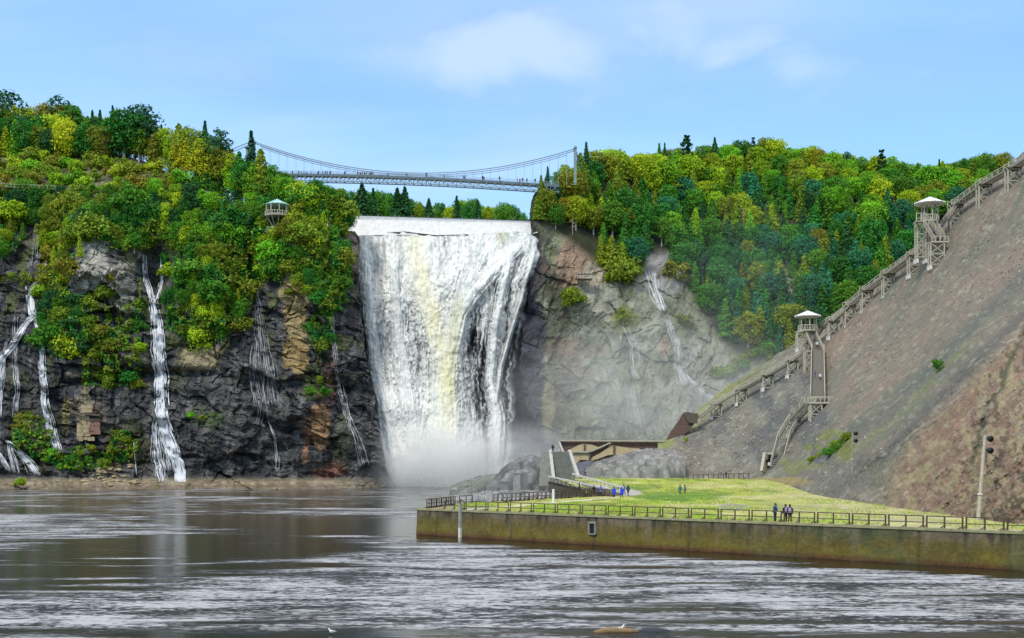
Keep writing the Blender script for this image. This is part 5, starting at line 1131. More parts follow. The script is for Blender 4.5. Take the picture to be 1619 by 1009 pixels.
def pavilion(name, label, c, r, wallh, roofh, roofmat, posts=6, eave=1.12, seg=12, deck=True, wood='wood'):
    """open round lookout: deck, posts, railing, shallow cone roof; c is the deck centre"""
    root = empty(name, c, label, 'pavilion'); C_ = Vector(c)
    if deck: wpart(MB().lathe(C_, [(.05, -.35), (r, -.35), (r, 0), (.05, 0)], seg), 'deck', M[wood], root)
    for i in range(posts):
        a = 2*math.pi*(i+.5)/posts; q = C_+Vector((r*.86*math.cos(a), r*.86*math.sin(a), 0)); wpart(MB().bar(q, q+Vector((0, 0, wallh)), .26), 'post', M[wood], root)
    ro = MB(); R_ = r*eave; ro.lathe(C_, [(R_*.96, wallh-.1), (R_, wallh+.05), (R_*.5, wallh+roofh*.52), (.05, wallh+roofh)], seg); ro.lathe(C_, [(R_*.96, wallh-.1), (.05, wallh+.1)], seg); o = wpart(ro, 'roof', M[roofmat], root)
    rb = MB()
    for i in range(seg):
        a = 2*math.pi*i/seg; f = lambda R0, z0: C_+Vector((R0*math.cos(a), R0*math.sin(a), z0)); rb.bar(f(R_, wallh+.1), f(R_*.5, wallh+roofh*.52+.05), .10); rb.bar(f(R_*.5, wallh+roofh*.52+.05), f(.1, wallh+roofh+.04), .10)
    w_ = rb.build('roof_rib', M[roofmat], o)
    rl = MB()
    for i in range(seg):
        a, b = 2*math.pi*i/seg, 2*math.pi*(i+1)/seg; g = lambda a, z: C_+Vector((r*.95*math.cos(a), r*.95*math.sin(a), z))
        rl.bar(g(a, 1.15), g(b, 1.15), .16); rl.bar(g(a, .3), g(b, .3), .12); rl.bar(g(a, 0), g(a, 1.2), .2); h_ = (a+b)/2; rl.bar(g(h_, .3), g(h_, 1.15), .12)
    wpart(rl, 'balustrade', M[wood], root)
    return root
# lower pavilion
YL = TS.depth(1283, 548)-6; c_ = P(1277, 522, YL)
lp = pavilion('lookout_pavilion', 'lower lookout pavilion with white conical roof halfway up the ridge stairway', c_, 2.6, 3.5, 1.5, 'roof_white', eave=1.36)
bent(lp, P(1270, 524, YL-1.5), 4.6, 3.0); bent(lp, P(1283, 549, YL-2), 7.5, 2.4)
# the stair going down from it
SD = lambda x, y, o: P(x, y, TS.depth(x, y+10)-o)
ls = empty('lower_stairway', SD(1290, 600, 3), 'steep timber stair dropping from the lower pavilion to the slope foot', 'stairway')
k0, k1, k2 = P(1281, 528, YL-1), SD(1293, 554, 4.5), SD(1293, 632, 5)
flight(ls, k0, k1, 2.6, dark=False); flight(ls, k1, k2, 3.0, rail=1.5, dark=True); bent(ls, k1-Vector((2.2, .3, .2)), 6.5, 2.2)
q = k2+Vector((.3, -1, -.8)); wpart(MB().box(q, (5.0, 3.2, .35)), 'landing', M['wood'], ls); bent(ls, q-Vector((1.2, 1.2, .2)), 4.8, 2.4)
rr_ = MB(); [rr_.bar(q+Vector((-2.3, s, 1.3)), q+Vector((2.4, s, 1.3)), .15) for s in (-1.5, 1.5)]; [rr_.bar(q+Vector((-2.3+k*.94, s, 0)), q+Vector((-2.3+k*.94, s, 1.35)), .14) for s in (-1.5, 1.5) for k in range(6)]; rr_.bar(q+Vector((.6, -.8, -4.4)), q+Vector((2.3, -.8, -.2)), .2); wpart(rr_, 'landing_railing', M['wood'], ls)
k3, k4, k5 = SD(1256, 664, 3.5), SD(1240, 692, 3), P(1228, 738, 268.5)
flight(ls, q-Vector((2.3, 0, 0)), k3, 2.4, rail=1.3, dark=False); flight(ls, k3, k4, 2.4, rail=1.3, dark=False); flight(ls, k4, k5, 2.6, rail=1.4, dark=False); bent(ls, k3-Vector((0, .2, .2)), 3.0, 2.4)
# portal at the foot of the stairs
pr = empty('stair_portal', P(1220, 745, 272), 'small dark timber portal with leaning sides at the foot of the stairs', 'portal')
mb = MB(); mb.bar(P(1206, 746, 271), P(1211, 717, 272), .7, 1.4); wpart(mb, 'side_wall', M['wood'], pr); wpart(MB().bar(P(1209, 717, 272), P(1230, 717, 272), .5, .5), 'lintel', M['wood'], pr)
wpart(MB().hexa([P(1212, 745, 273), P(1228, 738, 273), P(1228, 738, 276), P(1212, 745, 276), P(1214, 719, 273), P(1230, 719, 273), P(1230, 719, 276), P(1214, 719, 276)]), 'opening', M['black'], pr); wpart(MB().bar(P(1219, 745, 270.5), P(1236, 716, 271.5), .35, .35), 'handrail', M['wood_pale'], pr)  # opening is a solid black block standing in for the shaded passage
# upper pavilion with its zigzag
YU = TS.depth(1478, 392)-5; c_ = P(1470, 349, YU)
up = pavilion('lookout_pavilion', 'upper lookout pavilion with white conical roof near the top of the stairway', c_, 2.1, 3.9, 1.6, 'roof_white', eave=1.72)
bent(up, P(1457, 352, YU-1.5), 8.6, 2.0); bent(up, P(1477, 356, YU-1), 6.5, 2.4); q = P(1454, 347, YU-2); wpart(MB().box(q-Vector((0, 0, .6)), (2.2, 2.2, .25)), 'side_landing', M['wood'], up)
rr_ = MB(); [rr_.bar(q+Vector((-1.1, -1.1, z)), q+Vector((1.1, -1.1, z)), .15) for z in (0, 1.2)]; [rr_.bar(q+Vector((x, -1.1, -.6)), q+Vector((x, -1.1, 1.25)), .2) for x in (-1.1, 0, 1.1)]; wpart(rr_, 'side_railing', M['wood'], up)
flight(up, P(1464, 355, YU-3), P(1482, 384, YU-5), 2.4, rail=1.3, dark=False); flight(up, P(1474, 352, YU-2), P(1491, 380, YU-4), 2.0, rail=1.3, dark=False)
q = P(1483, 384, YU-5); wpart(MB().box(q, (4.0, 2.8, .3)), 'lower_landing', M['wood'], up); bent(up, q-Vector((.5, 1.1, .1)), 5.4, 3.1); rr_ = MB(); [rr_.bar(q+Vector((-1.9+k*.95, -1.3, 0)), q+Vector((-1.9+k*.95, -1.3, 1.3)), .15) for k in range(5)]; rr_.bar(q+Vector((-1.9, -1.3, 1.25)), q+Vector((1.9, -1.3, 1.25)), .16); rr_.bar(q+Vector((1.2, -1, -4.4)), q+Vector((3.4, -1, -.2)), .2); rr_.bar(q+Vector((3.4, -1, -.2)), q+Vector((1.6, -1, -2.4)), .16); wpart(rr_, 'landing_railing', M['wood'], up)
# ---- left gazebo
c_ = P(438, 341, 402); lg = pavilion('gazebo', 'round wooden gazebo with pale green roof perched on the left cliff', c_, 4.0, 3.4, 1.9, 'roof_green', posts=8, eave=.95, seg=14)
br = MB()
for i in range(6):
    a = math.pi*(1.0+i/5.); e_ = c_+Vector((3.6*math.cos(a), 3.6*math.sin(a), -.4)); i_ = c_+Vector((1.5*math.cos(a), 1.5*math.sin(a)+.6, -3.4)); br.bar(e_, i_, .2); br.bar(i_, i_-Vector((0, 0, 3.5)), .24)
wpart(br, 'bracing', M['wood'], lg)
# ---- lattice stair tower near the bridge, left
tq = P(367, 284, 436); tw = empty('stair_tower', tq, 'pale timber lattice stair landing on the cliff below the bridge backstay', 'stair tower')
bent(tw, tq, 3.8, 2.6); flight(tw, tq+Vector((1.2, 0, 0)), P(390, 303, 432), 1.6, dark=False); flight(tw, tq-Vector((1.2, 0, 0)), P(352, 262, 440), 1.6, dark=False); wpart(MB().box(tq, (3.4, 2.4, .25)), 'landing', M['wood'], tw)
bw = MB(); bw.bar(P(345, 303, 432), P(378, 306, 432), 1.8, .35); wpart(bw, 'boardwalk', M['wood_dark'], tw); 
for x in (352, 366, 380): wpart(MB().bar(P(x, 304, 431.5), P(x, 320, 431.5), .3), 'stilt', M['wood'], tw)
bk = empty('boardwalk', P(45, 298, 418), 'narrow wooden boardwalk crossing the cliff at the far left', 'boardwalk'); wpart(MB().bar(P(-20, 295, 418), P(88, 300, 418), 1.6, .4), 'deck', M['wood_dark'], bk)
for i in range(9): q = P(-16+i*13, 295.4+i*.6, 417.2); wpart(MB().bar(q, q+Vector((0, 0, 1.3)), .16), 'post', M['wood'], bk)
wpart(MB().bar(P(-20, 289.5, 417.2), P(88, 294, 417.2), .13), 'handrail', M['wood'], bk)
# ---- wooden lookout on the right rock face
q = P(924, 442, TR.depth(924, 440)-4); lo = empty('cliff_lookout', q, 'small grey wooden viewing box clinging to the right rock face', 'lookout')
wpart(MB().box(q, (5.0, 3.4, .3)), 'deck', M['wood_dark'], lo); wpart(MB().box(q+Vector((0, 0, 1.9)), (5.2, 3.6, .2)), 'top', M['wood'], lo); g_ = MB()
for i in range(6): g_.bar(q+Vector((-2.4+i*.96, -1.6, 0)), q+Vector((-2.4+i*.96, -1.6, 1.9)), .18)
for z in (.5, 1.1): g_.bar(q+Vector((-2.4, -1.6, z)), q+Vector((2.4, -1.6, z)), .16)
wpart(g_, 'balustrade', M['wood'], lo)
for s in (-1.6, 1.6): wpart(MB().bar(q+Vector((s, 0, 0)), q+Vector((s, 2.5, -4.2)), .3), 'strut', M['wood'], lo)
# ---- ruined masonry wall on the left shore
rw = empty('ruined_wall', P(150, 690, 388), 'ruined tan masonry wall with a dark slab on top, near the left shore', 'ruin'); TAN = plain('old_tan_masonry', (.34, .26, .15), .95, .45, .9); BRK = plain('old_red_masonry', (.24, .13, .10), .95, .4, .9)
YW = TL.depth(140, 675)-2.2
def stone_face(px0, px1, py0, py1, mat, lx=9, ly=6.5):
    y = py0
    while y < py1:
        x = px0+rnd.uniform(-1, 1)
        while x < px1:
            wd, hh = lx*rnd.uniform(.7, 1.3), ly*rnd.uniform(.8, 1.1); d_ = YW+rnd.uniform(-.25, .25)
            if rnd.random() < .93: wpart(MB().hexa([P(x, y+hh, d_), P(x+wd-.25, y+hh, d_), P(x+wd-.25, y+hh, d_+2.5), P(x, y+hh, d_+2.5), P(x, y+.3, d_+rnd.uniform(0, .1)), P(x+wd-.25, y+.3, d_), P(x+wd-.25, y+.3, d_+2.5), P(x, y+.3, d_+2.5)]), 'stone', mat, rw)
            x += wd
        y += ly
stone_face(121, 140, 658, 694, TAN); stone_face(140, 156, 661, 684, BRK); stone_face(128, 144, 640, 650, TAN)
wpart(MB().bar(P(117, 653, YW-.3), P(160, 657, YW-.3), 2.4, .5), 'top_slab', M['wood_dark'], rw)
# ---- beach stones
for i in range(110):
    x = rnd.uniform(-20, 420) if i > 60 else rnd.gauss(165, 26); y = rnd.uniform(757, 768) if i > 40 else rnd.uniform(735, 757)
    if not (120 < x < 215) and y < 755: y = 760
    q = TL.at(x, y, .2); s_ = rnd.uniform(.25, .8)*(1.3 if 120 < x < 215 else .8)
    if i == 0:
        ms = []
        for k in range(4):
            mb = MB(); mb.lathe((0, 0, 0), [(.02, -.5), (.8, -.3), (1, .1), (.6, .5), (.02, .6)], 7); mb.v = [tuple(np.array(v_)+np.array([rnd.uniform(-.2, .2) for _ in range(3)])) for v_ in mb.v]; ms.append(mb.mesh('shore_stone', TAN))
    if i == 0: heap = empty('stone_scatter', P(165, 755, 386), 'tan rubble stones fallen on the shore below the ruined wall', 'rubble')
    o = bpy.data.objects.new('stone', ms[i % 4]); link(o, heap); o.matrix_parent_inverse = Matrix.Translation(-heap.location); o.location = q; o.scale = (s_*rnd.uniform(.9, 1.8), s_, s_*.8); o.rotation_euler = (0, 0, rnd.random()*6)

# ---- suspension footbridge
def bridge():
    root = empty('suspension_bridge', P(660, 285, 438), 'grey green suspension footbridge spanning the gorge above the falls', 'bridge')
    YB = 438; a, b = P(380, 276.5, 436), P(884, 295.2, 440)      # deck level (walking surface)
    def dk(t, dz=0): q = a.lerp(b, t); q.z += 1.1*math.sin(math.pi*t)+dz; return q
    n_ = 74
    ch = {}
    for s in (-1.3, 1.3):
        tc_, bc_, dg = MB(), MB(), MB()
        for i in range(n_):
            p0, p1 = dk(i/n_), dk((i+1)/n_); o0 = Vector((0, s, 0)); tc_.bar(p0+o0-Vector((0, 0, .1)), p1+o0-Vector((0, 0, .1)), .3, .75); bc_.bar(p0+o0-Vector((0, 0, 2.2)), p1+o0-Vector((0, 0, 2.2)), .28, .32)
            dg.bar(p0+o0-Vector((0, 0, .3)), p0+o0-Vector((0, 0, 2.2)), .16); dg.bar(*( (p0+o0-Vector((0, 0, .4)), p1+o0-Vector((0, 0, 2.2))) if i % 2 else (p0+o0-Vector((0, 0, 2.2)), p1+o0-Vector((0, 0, .4)))), .15)
        wpart(tc_, 'top_chord', M['steel_dark'], root); wpart(bc_, 'bottom_chord', M['steel'], root); wpart(dg, 'truss_web', M['steel'], root)
        rl = MB()
        for i in range(n_):
            p0, p1 = dk(i/n_), dk((i+1)/n_); o0 = Vector((0, s, 0))
            for z in (.55, 1.15): rl.bar(p0+o0+Vector((0, 0, z)), p1+o0+Vector((0, 0, z)), .09)
            for k in (0, .33, .66): q = p0.lerp(p1, k)+o0; rl.bar(q, q+Vector((0, 0, 1.2)), .08)
        wpart(rl, 'railing', M['cable'], root)
    dd = MB()
    for i in range(n_): dd.bar(dk(i/n_), dk((i+1)/n_), 2.5, .18)
    wpart(dd, 'deck', M['wood'], root)
    TLp, TRp = P(399, 223, 437), P(909, 238, 440); xl, xr = TLp.x, TRp.x
    def cab(x):
        t = (x-xl)/(xr-xl); zl, zr = TLp.z, TRp.z; low = dk(.55).z+1.6; lin = zl+(zr-zl)*t; sag = (zl+zr)/2-low
        # lowest point right of the middle
        return lin-4*sag*(t*(1-t))*(1+.30*(t-.5)*0)
    for s in (-1.45, 1.45):
        pts = [Vector((xl+(xr-xl)*i/40, 438.5+s, cab(xl+(xr-xl)*i/40))) for i in range(41)]; wpart(MB().tube(pts, .16, 6), 'main_cable', M['cable'], root)
        pts = [Vector((p.x, p.y, p.z-.75)) for p in pts[1:-1]]; wpart(MB().tube(pts, .11, 5), 'lower_cable', M['cable'], root)
        wpart(MB().tube([Vector((xl, 438.5+s, TLp.z)), P(362, 240, 438)+Vector((0, s, 0)), P(330, 262, 438)+Vector((0, s, 0))], .16, 6), 'backstay', M['cable'], root)
        wpart(MB().tube([Vector((xr, 438.5+s, TRp.z)), P(930, 300, 475)+Vector((0, s, 0))], .16, 6), 'backstay', M['cable'], root)
        for i in range(1, 38):
            x = xl+(xr-xl)*i/38; zt = cab(x); t = (x-a.x)/(b.x-a.x); zb = dk(t).z+.2
            if zt-zb > 1.5: wpart(MB().bar((x, 438.5+s, zb), (x, 438.5+s, zt), .06), 'hanger', M['cable'], root)
    for T_, zb in ((TLp, HC+(YH-318)/FPX*438), (TRp, HC+(YH-275)/FPX*440)):
        tw = MB()
        for s in (-1.45, 1.45): tw.bar((T_.x, 438.5+s, zb-4), (T_.x, 438.5+s, T_.z+.4), .8)
        for k in range(4): z = zb+(T_.z-zb)*(k+.5)/4; tw.bar((T_.x, 437, z), (T_.x, 440, z), .4)
        tw.bar((T_.x, 436.4, T_.z+.3), (T_.x, 440.6, T_.z+.3), 1.1, .6); wpart(tw, 'tower', M['steel'], root)
    q = P(396, 240, 431); wpart(MB().box(q-Vector((0, 0, 1.2)), (2.6, 3, 4.6)), 'tower_base', M['steel'], root); wpart(MB().box(q+Vector((0, 0, 1.1)), (3.3, 3.6, .4)), 'tower_cap', M['steel_dark'], root)
    # steel frame holding the backstay at the left
    fr = MB(); 
    for s in (-1.5, 1.5): fr.bar(P(364, 240, 438)+Vector((0, s, 0)), P(372, 285, 438)+Vector((0, s, 0)), .35); fr.bar(P(364, 240, 438)+Vector((0, s, 0)), P(378, 258, 438)+Vector((0, s, 0)), .25)
    wpart(fr, 'backstay_frame', M['steel'], root)
    return dk
DK = bridge()
# ---- floodlight poles
def lightpole(label, base, h, lean, heads, w=.26):
    root = empty('light_pole', base, label, 'light pole'); B_ = Vector(base); T_ = B_+Vector((lean, 0, h)); wpart(MB().tube([B_-Vector((0, 0, .5)), B_.lerp(T_, .5), T_], [w*.55, w*.45, w*.36], 8), 'pole', M['wood'] if w > .36 else M['wood_mid'], root)
    for dx, dz in heads:
        c_ = T_+Vector((dx, -.1, dz)); hd = MB(); hd.tube([c_+Vector((0, .28, .0)), c_+Vector((0, .1, 0)), c_-Vector((0, .22, .05))], [.12, .27, .32], 10); o = wpart(hd, 'floodlight', M['black'], root, True)
        br = MB().bar(T_+Vector((0, 0, dz)), c_+Vector((0, .2, 0)), .08); w_ = br.build('bracket', M['rail'], o)
    wpart(MB().tube([B_.lerp(T_, .30), B_.lerp(T_, .315)], w*.75, 8), 'band', M['conc_pale'], root)
g_ = on_ground(1546, 823); lightpole('tall leaning wooden light pole with two black floodlights at the right', g_, 6.6*g_.y/100*1.33*.78, .72, [(.42, -.35), (.42, -1.5)], .4)
g_ = Vector(TS.at(1348, 745, 1.0)); lightpole('smaller dark light pole with two floodlights standing among the slope foot', g_, 62/FPX*g_.y, 0, [(.42, -.2), (.42, -1.3)], .34)
# ---- low fence and posts at the slope foot
fb = empty('low_fence', P(1120, 754, 278), 'low dark post fence along the foot of the grey slope', 'fence')
for i in range(14): q = P(1080+i*8, 757-.25*i, 274); wpart(MB().bar(q-Vector((0, 0, .5)), q+Vector((0, 0, .9)), .16), 'post', M['wood_dark'], fb)
wpart(MB().bar(P(1080, 751.5, 274), P(1184, 748.5, 274), .12), 'rail', M['wood_dark'], fb)
# ---- floating log, boulder tip and gulls
q = P(974, 1001, 17982/(1001-725)+.3); lg_ = empty('floating_log', (q.x, q.y, 0), 'tan driftwood log lying half sunk in the foreground water', 'log')
mb = MB(); mb.tube([(q.x-1.15, q.y-.1, .0), (q.x-.6, q.y, .06), (q.x, q.y+.05, .08), (q.x+.7, q.y, .06), (q.x+1.2, q.y+.08, .02)], [.10, .17, .19, .17, .07], 10); wpart(mb, 'trunk', plain('driftwood', (.24, .15, .07), .8, .45, 4, stretch=(.4, 2, 2)), lg_, True); wpart(MB().tube([(q.x+.5, q.y, .12), (q.x+.62, q.y-.1, .34)], [.04, .02], 6), 'knot', M['bark'], lg_)
mb = MB(); mb.lathe((0, 0, 0), [(1.3, -.3), (1.15, .0), (.7, .10), (.02, .13)], 14); o = mb.build('boulder', M['black'], smooth=True); o.location = (q.x+2.05, q.y+.6, 0); o.scale = (.8, .6, 1); setprops(o, 'black wet rock just breaking the surface right of the driftwood log', 'rock')
def gull(label, x, y, s, rz):
    e = empty('gull', (x, y, 0), label, 'bird', None, rz); W_ = M['roof_white']; e.scale = (s, s, s)
    MB().tube([(-.26, 0, .16), (-.18, 0, .17), (-.02, 0, .17), (.12, 0, .19), (.19, 0, .26), (.22, 0, .33), (.27, 0, .36), (.31, 0, .35)], [.01, .05, .095, .08, .045, .04, .045, .02], 8).build('body', W_, e, True)
    MB().tube([(.30, 0, .35), (.38, 0, .335)], [.014, .005], 5).build('beak', M['wood'], e)
    for k in (-1, 1): MB().tube([(.08, .06*k, .21), (-.1, .085*k, .20), (-.32, .03*k, .17)], [.03, .045, .01], 6).build('wing', M['conc'], e, True)
gull('white gull sitting on the driftwood log', q.x+.18, q.y+.02, 1.0, .4); gull('small gull floating alone on the foreground water', P(525, 1003, 64.6).x, 64.7, .8, 2.8)

# ================================================================ PEOPLE
def body_mesh(pose):
    """one continuous figure grown over a skeleton, 1.72 m"""
    J = {}; E = []; Rr = []
    def j(n_, p, r, par=None):
        J[n_] = len(Rr); Rr.append((p, r)); 
        if par: E.append((J[par], J[n_]))
    st, arm = pose
    j('pel', (0, 0, .93), (.15, .11)); j('waist', (0, 0, 1.08), (.135, .10), 'pel'); j('chest', (0, .0, 1.30), (.17, .115), 'waist'); j('neck', (0, -.0, 1.46), (.06, .06), 'chest'); j('head0', (0, .01, 1.56), (.075, .085), 'neck'); j('head1', (0, .015, 1.66), (.078, .095), 'head0')
    for s, k in ((-1, 'l'), (1, 'r')):
        f = st*s
        j('hip'+k, (.09*s, 0, .86), (.092, .095), 'pel'); j('kn'+k, (.095*s, .10*f+.02*abs(st), .49), (.062, .065), 'hip'+k); j('an'+k, (.09*s, .22*f-(.10 if f < 0 else 0), .10+(.04 if f < 0 else 0)), (.042, .045), 'kn'+k); j('to'+k, (.095*s, .22*f+.14-(.10 if f < 0 else 0), .045), (.04, .035), 'an'+k)
        j('sh'+k, (.19*s, 0, 1.38), (.06, .065), 'chest')
        if arm == 'up' and s > 0: a1, a2, a3 = (.26, .14, 1.22), (.16, .30, 1.36), (.12, .34, 1.42)
        elif arm == 'pocket': a1, a2, a3 = (.29*s, -.05, 1.14), (.22*s, .08, .96), (.19*s, .12, .92)
        else: a1, a2, a3 = (.26*s, -.05*f, 1.13), (.27*s, -.16*f+.05, .90), (.265*s, -.18*f+.08, .80)
        j('el'+k, a1, (.045, .05), 'sh'+k); j('wr'+k, a2, (.033, .036), 'el'+k); j('ha'+k, a3, (.03, .045), 'wr'+k)
    me = bpy.data.meshes.new('body'); me.from_pydata([p for p, r in Rr], E, []); o = bpy.data.objects.new('body', me); COL.objects.link(o)
    sk = o.modifiers.new('s', 'SKIN'); lay = me.skin_vertices[0] if me.skin_vertices else me.attributes
    for i, (p, r) in enumerate(Rr): me.skin_vertices[0].data[i].radius = r; me.skin_vertices[0].data[i].use_root = (i == 0)
    sb = o.modifiers.new('u', 'SUBSURF'); sb.levels = 1; sb.render_levels = 1
    dg = bpy.context.evaluated_depsgraph_get(); dg.update(); m2 = bpy.data.meshes.new_from_object(o.evaluated_get(dg)); m2.name = 'body'; bpy.data.objects.remove(o); return m2
def split_clothes(b):
    """clothing shells cut from the body surface and let out a little: jacket, trousers"""
    b.calc_loop_triangles(); vs = np.array([v_.co for v_ in b.vertices]); nm = np.array([v_.normal for v_ in b.vertices]); out = []
    for name, f, offs in (('jacket', lambda z, x: z > .80 and z < 1.47 and not (abs(x) > .2 and z < .87), .028), ('trousers', lambda z, x: .10 < z < .92 and abs(x) < .19, .014)):
        F = [tuple(p_.vertices) for p_ in b.polygons if f(p_.center.z, p_.center.x)]; used = sorted({i for t_ in F for i in t_}); mp = {i: k for k, i in enumerate(used)}
        m3 = bpy.data.meshes.new(name); m3.from_pydata([tuple(vs[i]+nm[i]*offs) for i in used], [], [tuple(mp[i] for i in t_) for t_ in F]); m3.polygons.foreach_set('use_smooth', [True]*len(F)); out.append(m3)
    return out
def colmat(name, rough=.8):
    m, nt, p = newmat(name); oi = N(nt, 'ShaderNodeObjectInfo'); nt.links.new(oi.outputs['Color'], p.inputs['Base Color']); p.inputs['Roughness'].default_value = rough; return m
CL = colmat('clothing_fabric'); SKIN = plain('skin', (.48, .29, .21), .6, .05, 3, bumpd=0)
PB = []
for pose in ((0, 'down'), (1, 'down'), (0, 'pocket'), (-1, 'down'), (0, 'up')):
    b_ = body_mesh(pose); b_.materials.clear(); b_.materials.append(SKIN); b_.polygons.foreach_set('use_smooth', [True]*len(b_.polygons)); cl = split_clothes(b_)
    for m3 in cl: m3.materials.append(CL)
    PB.append((b_, cl[0], cl[1]))
hm = MB(); hm.lathe((0, .0, 1.64), [(.07, -.14), (.098, -.06), (.105, .02), (.09, .08), (.05, .115), (.01, .125)], 12); hm.v = [(x, y*1.15-.012, z) for x, y, z in hm.v]; HAIR = hm.mesh('hair', CL, True)
# keep the face free: drop the front faces below the brow
def drop_front(me):
    F = [tuple(p_.vertices) for p_ in me.polygons if not (p_.center.y > .045 and p_.center.z < 1.69)]; vs = [tuple(v_.co) for v_ in me.vertices]; m2 = bpy.data.meshes.new('hair'); m2.from_pydata(vs, [], F); m2.materials.append(CL); m2.polygons.foreach_set('use_smooth', [True]*len(F)); return m2
HAIR = drop_front(HAIR)
fm_ = MB(); fm_.tube([(0, .105, 1.63), (0, .125, 1.605)], [.012, .016], 6); FACE = fm_.mesh('nose', SKIN)
em = MB(); [em.lathe((s*.032, .094, 1.64), [(.001, -.008), (.009, 0), (.001, .008)], 6) for s in (-1, 1)]; EYES = em.mesh('eyes', M['black'])
pk = MB(); pk.hexa([(-.15, -.28, .98), (.15, -.28, .98), (.15, -.10, .98), (-.15, -.10, .98), (-.12, -.22, 1.42), (.12, -.22, 1.42), (.12, -.10, 1.42), (-.12, -.10, 1.42)]); PACK = pk.mesh('backpack', CL)
pn = MB(); pn.lathe((0, 0, 0), [(.34, .62), (.30, .9), (.24, 1.25), (.17, 1.43), (.10, 1.50)], 14); pn.v = [(x*1.0, y*.72, z) for x, y, z in pn.v]; PONCHO = pn.mesh('poncho', CL, True)
hd = MB(); hd.lathe((0, 0, 1.62), [(.10, -.14), (.125, -.05), (.125, .04), (.10, .11), (.02, .15)], 12); hd.v = [(x, y*1.1-.02, z) for x, y, z in hd.v]; HOOD = drop_front(hd.mesh('hood', CL, True)); HOOD.name = 'hood'
def person(loc, rz, jc, tc_, label, pose=0, hair=(.03, .02, .015), pack=None, poncho=None, hood=None, h=1.72, group=None, face=True):
    e = empty('person', loc, label, 'person', group, rz); s = h/1.74; e.scale = (s, s, s); b, j, t_ = PB[pose]
    def add(n_, me, c_=None): o = bpy.data.objects.new(n_, me); link(o, e); o.color = (*(c_ or (1, 1, 1)), 1); return o
    add('body', b); add('jacket', j, jc); add('trousers', t_, tc_)
    if hood: add('hood', HOOD, hood)
    else: add('hair', HAIR, hair)
    if face: add('nose', FACE); add('eyes', EYES)
    if pack: add('backpack', PACK, pack)
    if poncho: add('poncho', PONCHO, poncho)
    return e
NAVY, BLACK_, BLUE, TEAL, RED, PINK, GREY, WHITE = (.015, .03, .09), (.012, .012, .016), (.02, .05, .50), (.02, .16, .18), (.32, .03, .03), (.5, .2, .24), (.16, .16, .17), (.6, .6, .6)
def on_quay(px): p_ = qp(px, 1.1); p_.z = ZQ+.03; return p_
person(on_quay(1216), 1.9, (.012, .05, .12), (.02, .02, .03), 'person in dark teal blue jacket standing alone at the quay railing', 2, h=1.78, hood=(.01, .045, .05))
person(on_quay(1232.5), .3, BLACK_, (.02, .018, .02), 'person in black jacket with pale backpack, left of the pair on the quay', 0, (.10, .04, .015), pack=(.36, .33, .50), h=1.74)
person(on_quay(1239.5), -.3, (.035, .015, .02), (.05, .03, .035), 'person with long dark hair and dark jacket, right of the pair on the quay', 1, (.02, .01, .01), pack=(.30, .26, .42), h=1.72)
for px, py, jc, kw, lb in [(971, 787, BLUE, dict(poncho=BLUE, hood=BLUE), 'person in bright blue rain poncho, left one of the path group'), (983, 788, BLUE, dict(poncho=BLUE, hood=BLUE), 'person in bright blue rain poncho standing in the middle of the path group'),
    (986, 782, BLUE, dict(poncho=(.03, .06, .42), hood=BLUE), 'person in blue rain poncho half hidden behind the middle one'), (993, 784, NAVY, dict(hood=NAVY), 'person in navy jacket at the right side of the blue poncho group'),
    (950, 769, BLUE, dict(poncho=(.10, .14, .50), hood=(.2, .22, .5)), 'person in lighter blue poncho walking on the upper path'), (939, 769, BLACK_, {}, 'person in black beside the lighter blue poncho on the upper path'), (916, 766, (.05, .05, .04), {}, 'person in dark clothes standing behind the ramp rail'),
    (1075, 768, TEAL, dict(pack=(.02, .1, .12)), 'person in teal jacket walking on the far grass, left of two'), (1083, 768, (.08, .08, .2), {}, 'person in dark blue jacket walking on the far grass, right of two'), (1148, 757, BLACK_, {}, 'person in black standing at the low fence by the slope foot')]:
    g_ = on_ground(px, py); person(g_, rnd.uniform(0, 6.28), jc, rnd.choice([BLACK_, (.03, .035, .06), (.05, .045, .04)]), lb, rnd.choice([0, 1, 2, 3]), **kw)
person(P(874, 716, 286)+Vector((0, 0, .2)), 3, BLACK_, BLACK_, 'person in black at the top of the concrete stair', 0); 
person(P(1216, 742, 270), 3.1, WHITE, BLACK_, 'person in a white top coming out of the stair portal', 1); person(P(1213, 737, 271), 3.1, BLACK_, BLACK_, 'person in black just inside the stair portal', 0)
person(k1.lerp(k2, .62)+Vector((-.6, 0, .2)), 3.1, (.10, .09, .2), GREY, 'person in purple grey jacket descending the steep lower stair, left', 1, pack=GREY); person(k1.lerp(k2, .66)+Vector((.6, 0, .2)), 3.1, WHITE, BLACK_, 'person in white descending the steep lower stair, right', 3)
person(k0.lerp(k1, .9)+Vector((0, 0, .2)), 3.1, WHITE, BLACK_, 'person in white on the stair just below the lower pavilion', 1); person(k0.lerp(k1, .55)+Vector((0, 0, .2)), 3.1, (.14, .08, .12), BLACK_, 'person in dull purple on the stair just below the lower pavilion', 0)
person(P(1466, 349, YU-1), 3.1, (.06, .05, .14), BLACK_, 'person in dark purple standing under the upper pavilion roof', 0); person(P(1476, 372, YU-4), 3.1, (.12, .10, .2), BLACK_, 'person in mauve on the zigzag stair below the upper pavilion', 1)
person(P(1483, 383, YU-5.6), 3.1, (.07, .06, .12), BLACK_, 'person in dark grey on the landing below the upper pavilion', 2)
for i, (x, jc) in enumerate([(357, PINK), (362, BLACK_), (352, GREY)]): person(P(x, 283-(367-x)*1.35, 436), 3, jc, BLACK_, ['person in pink on the stair under the bridge backstay', 'person in black on the stair under the bridge backstay', 'person in grey on the stair under the bridge backstay'][i], 0)
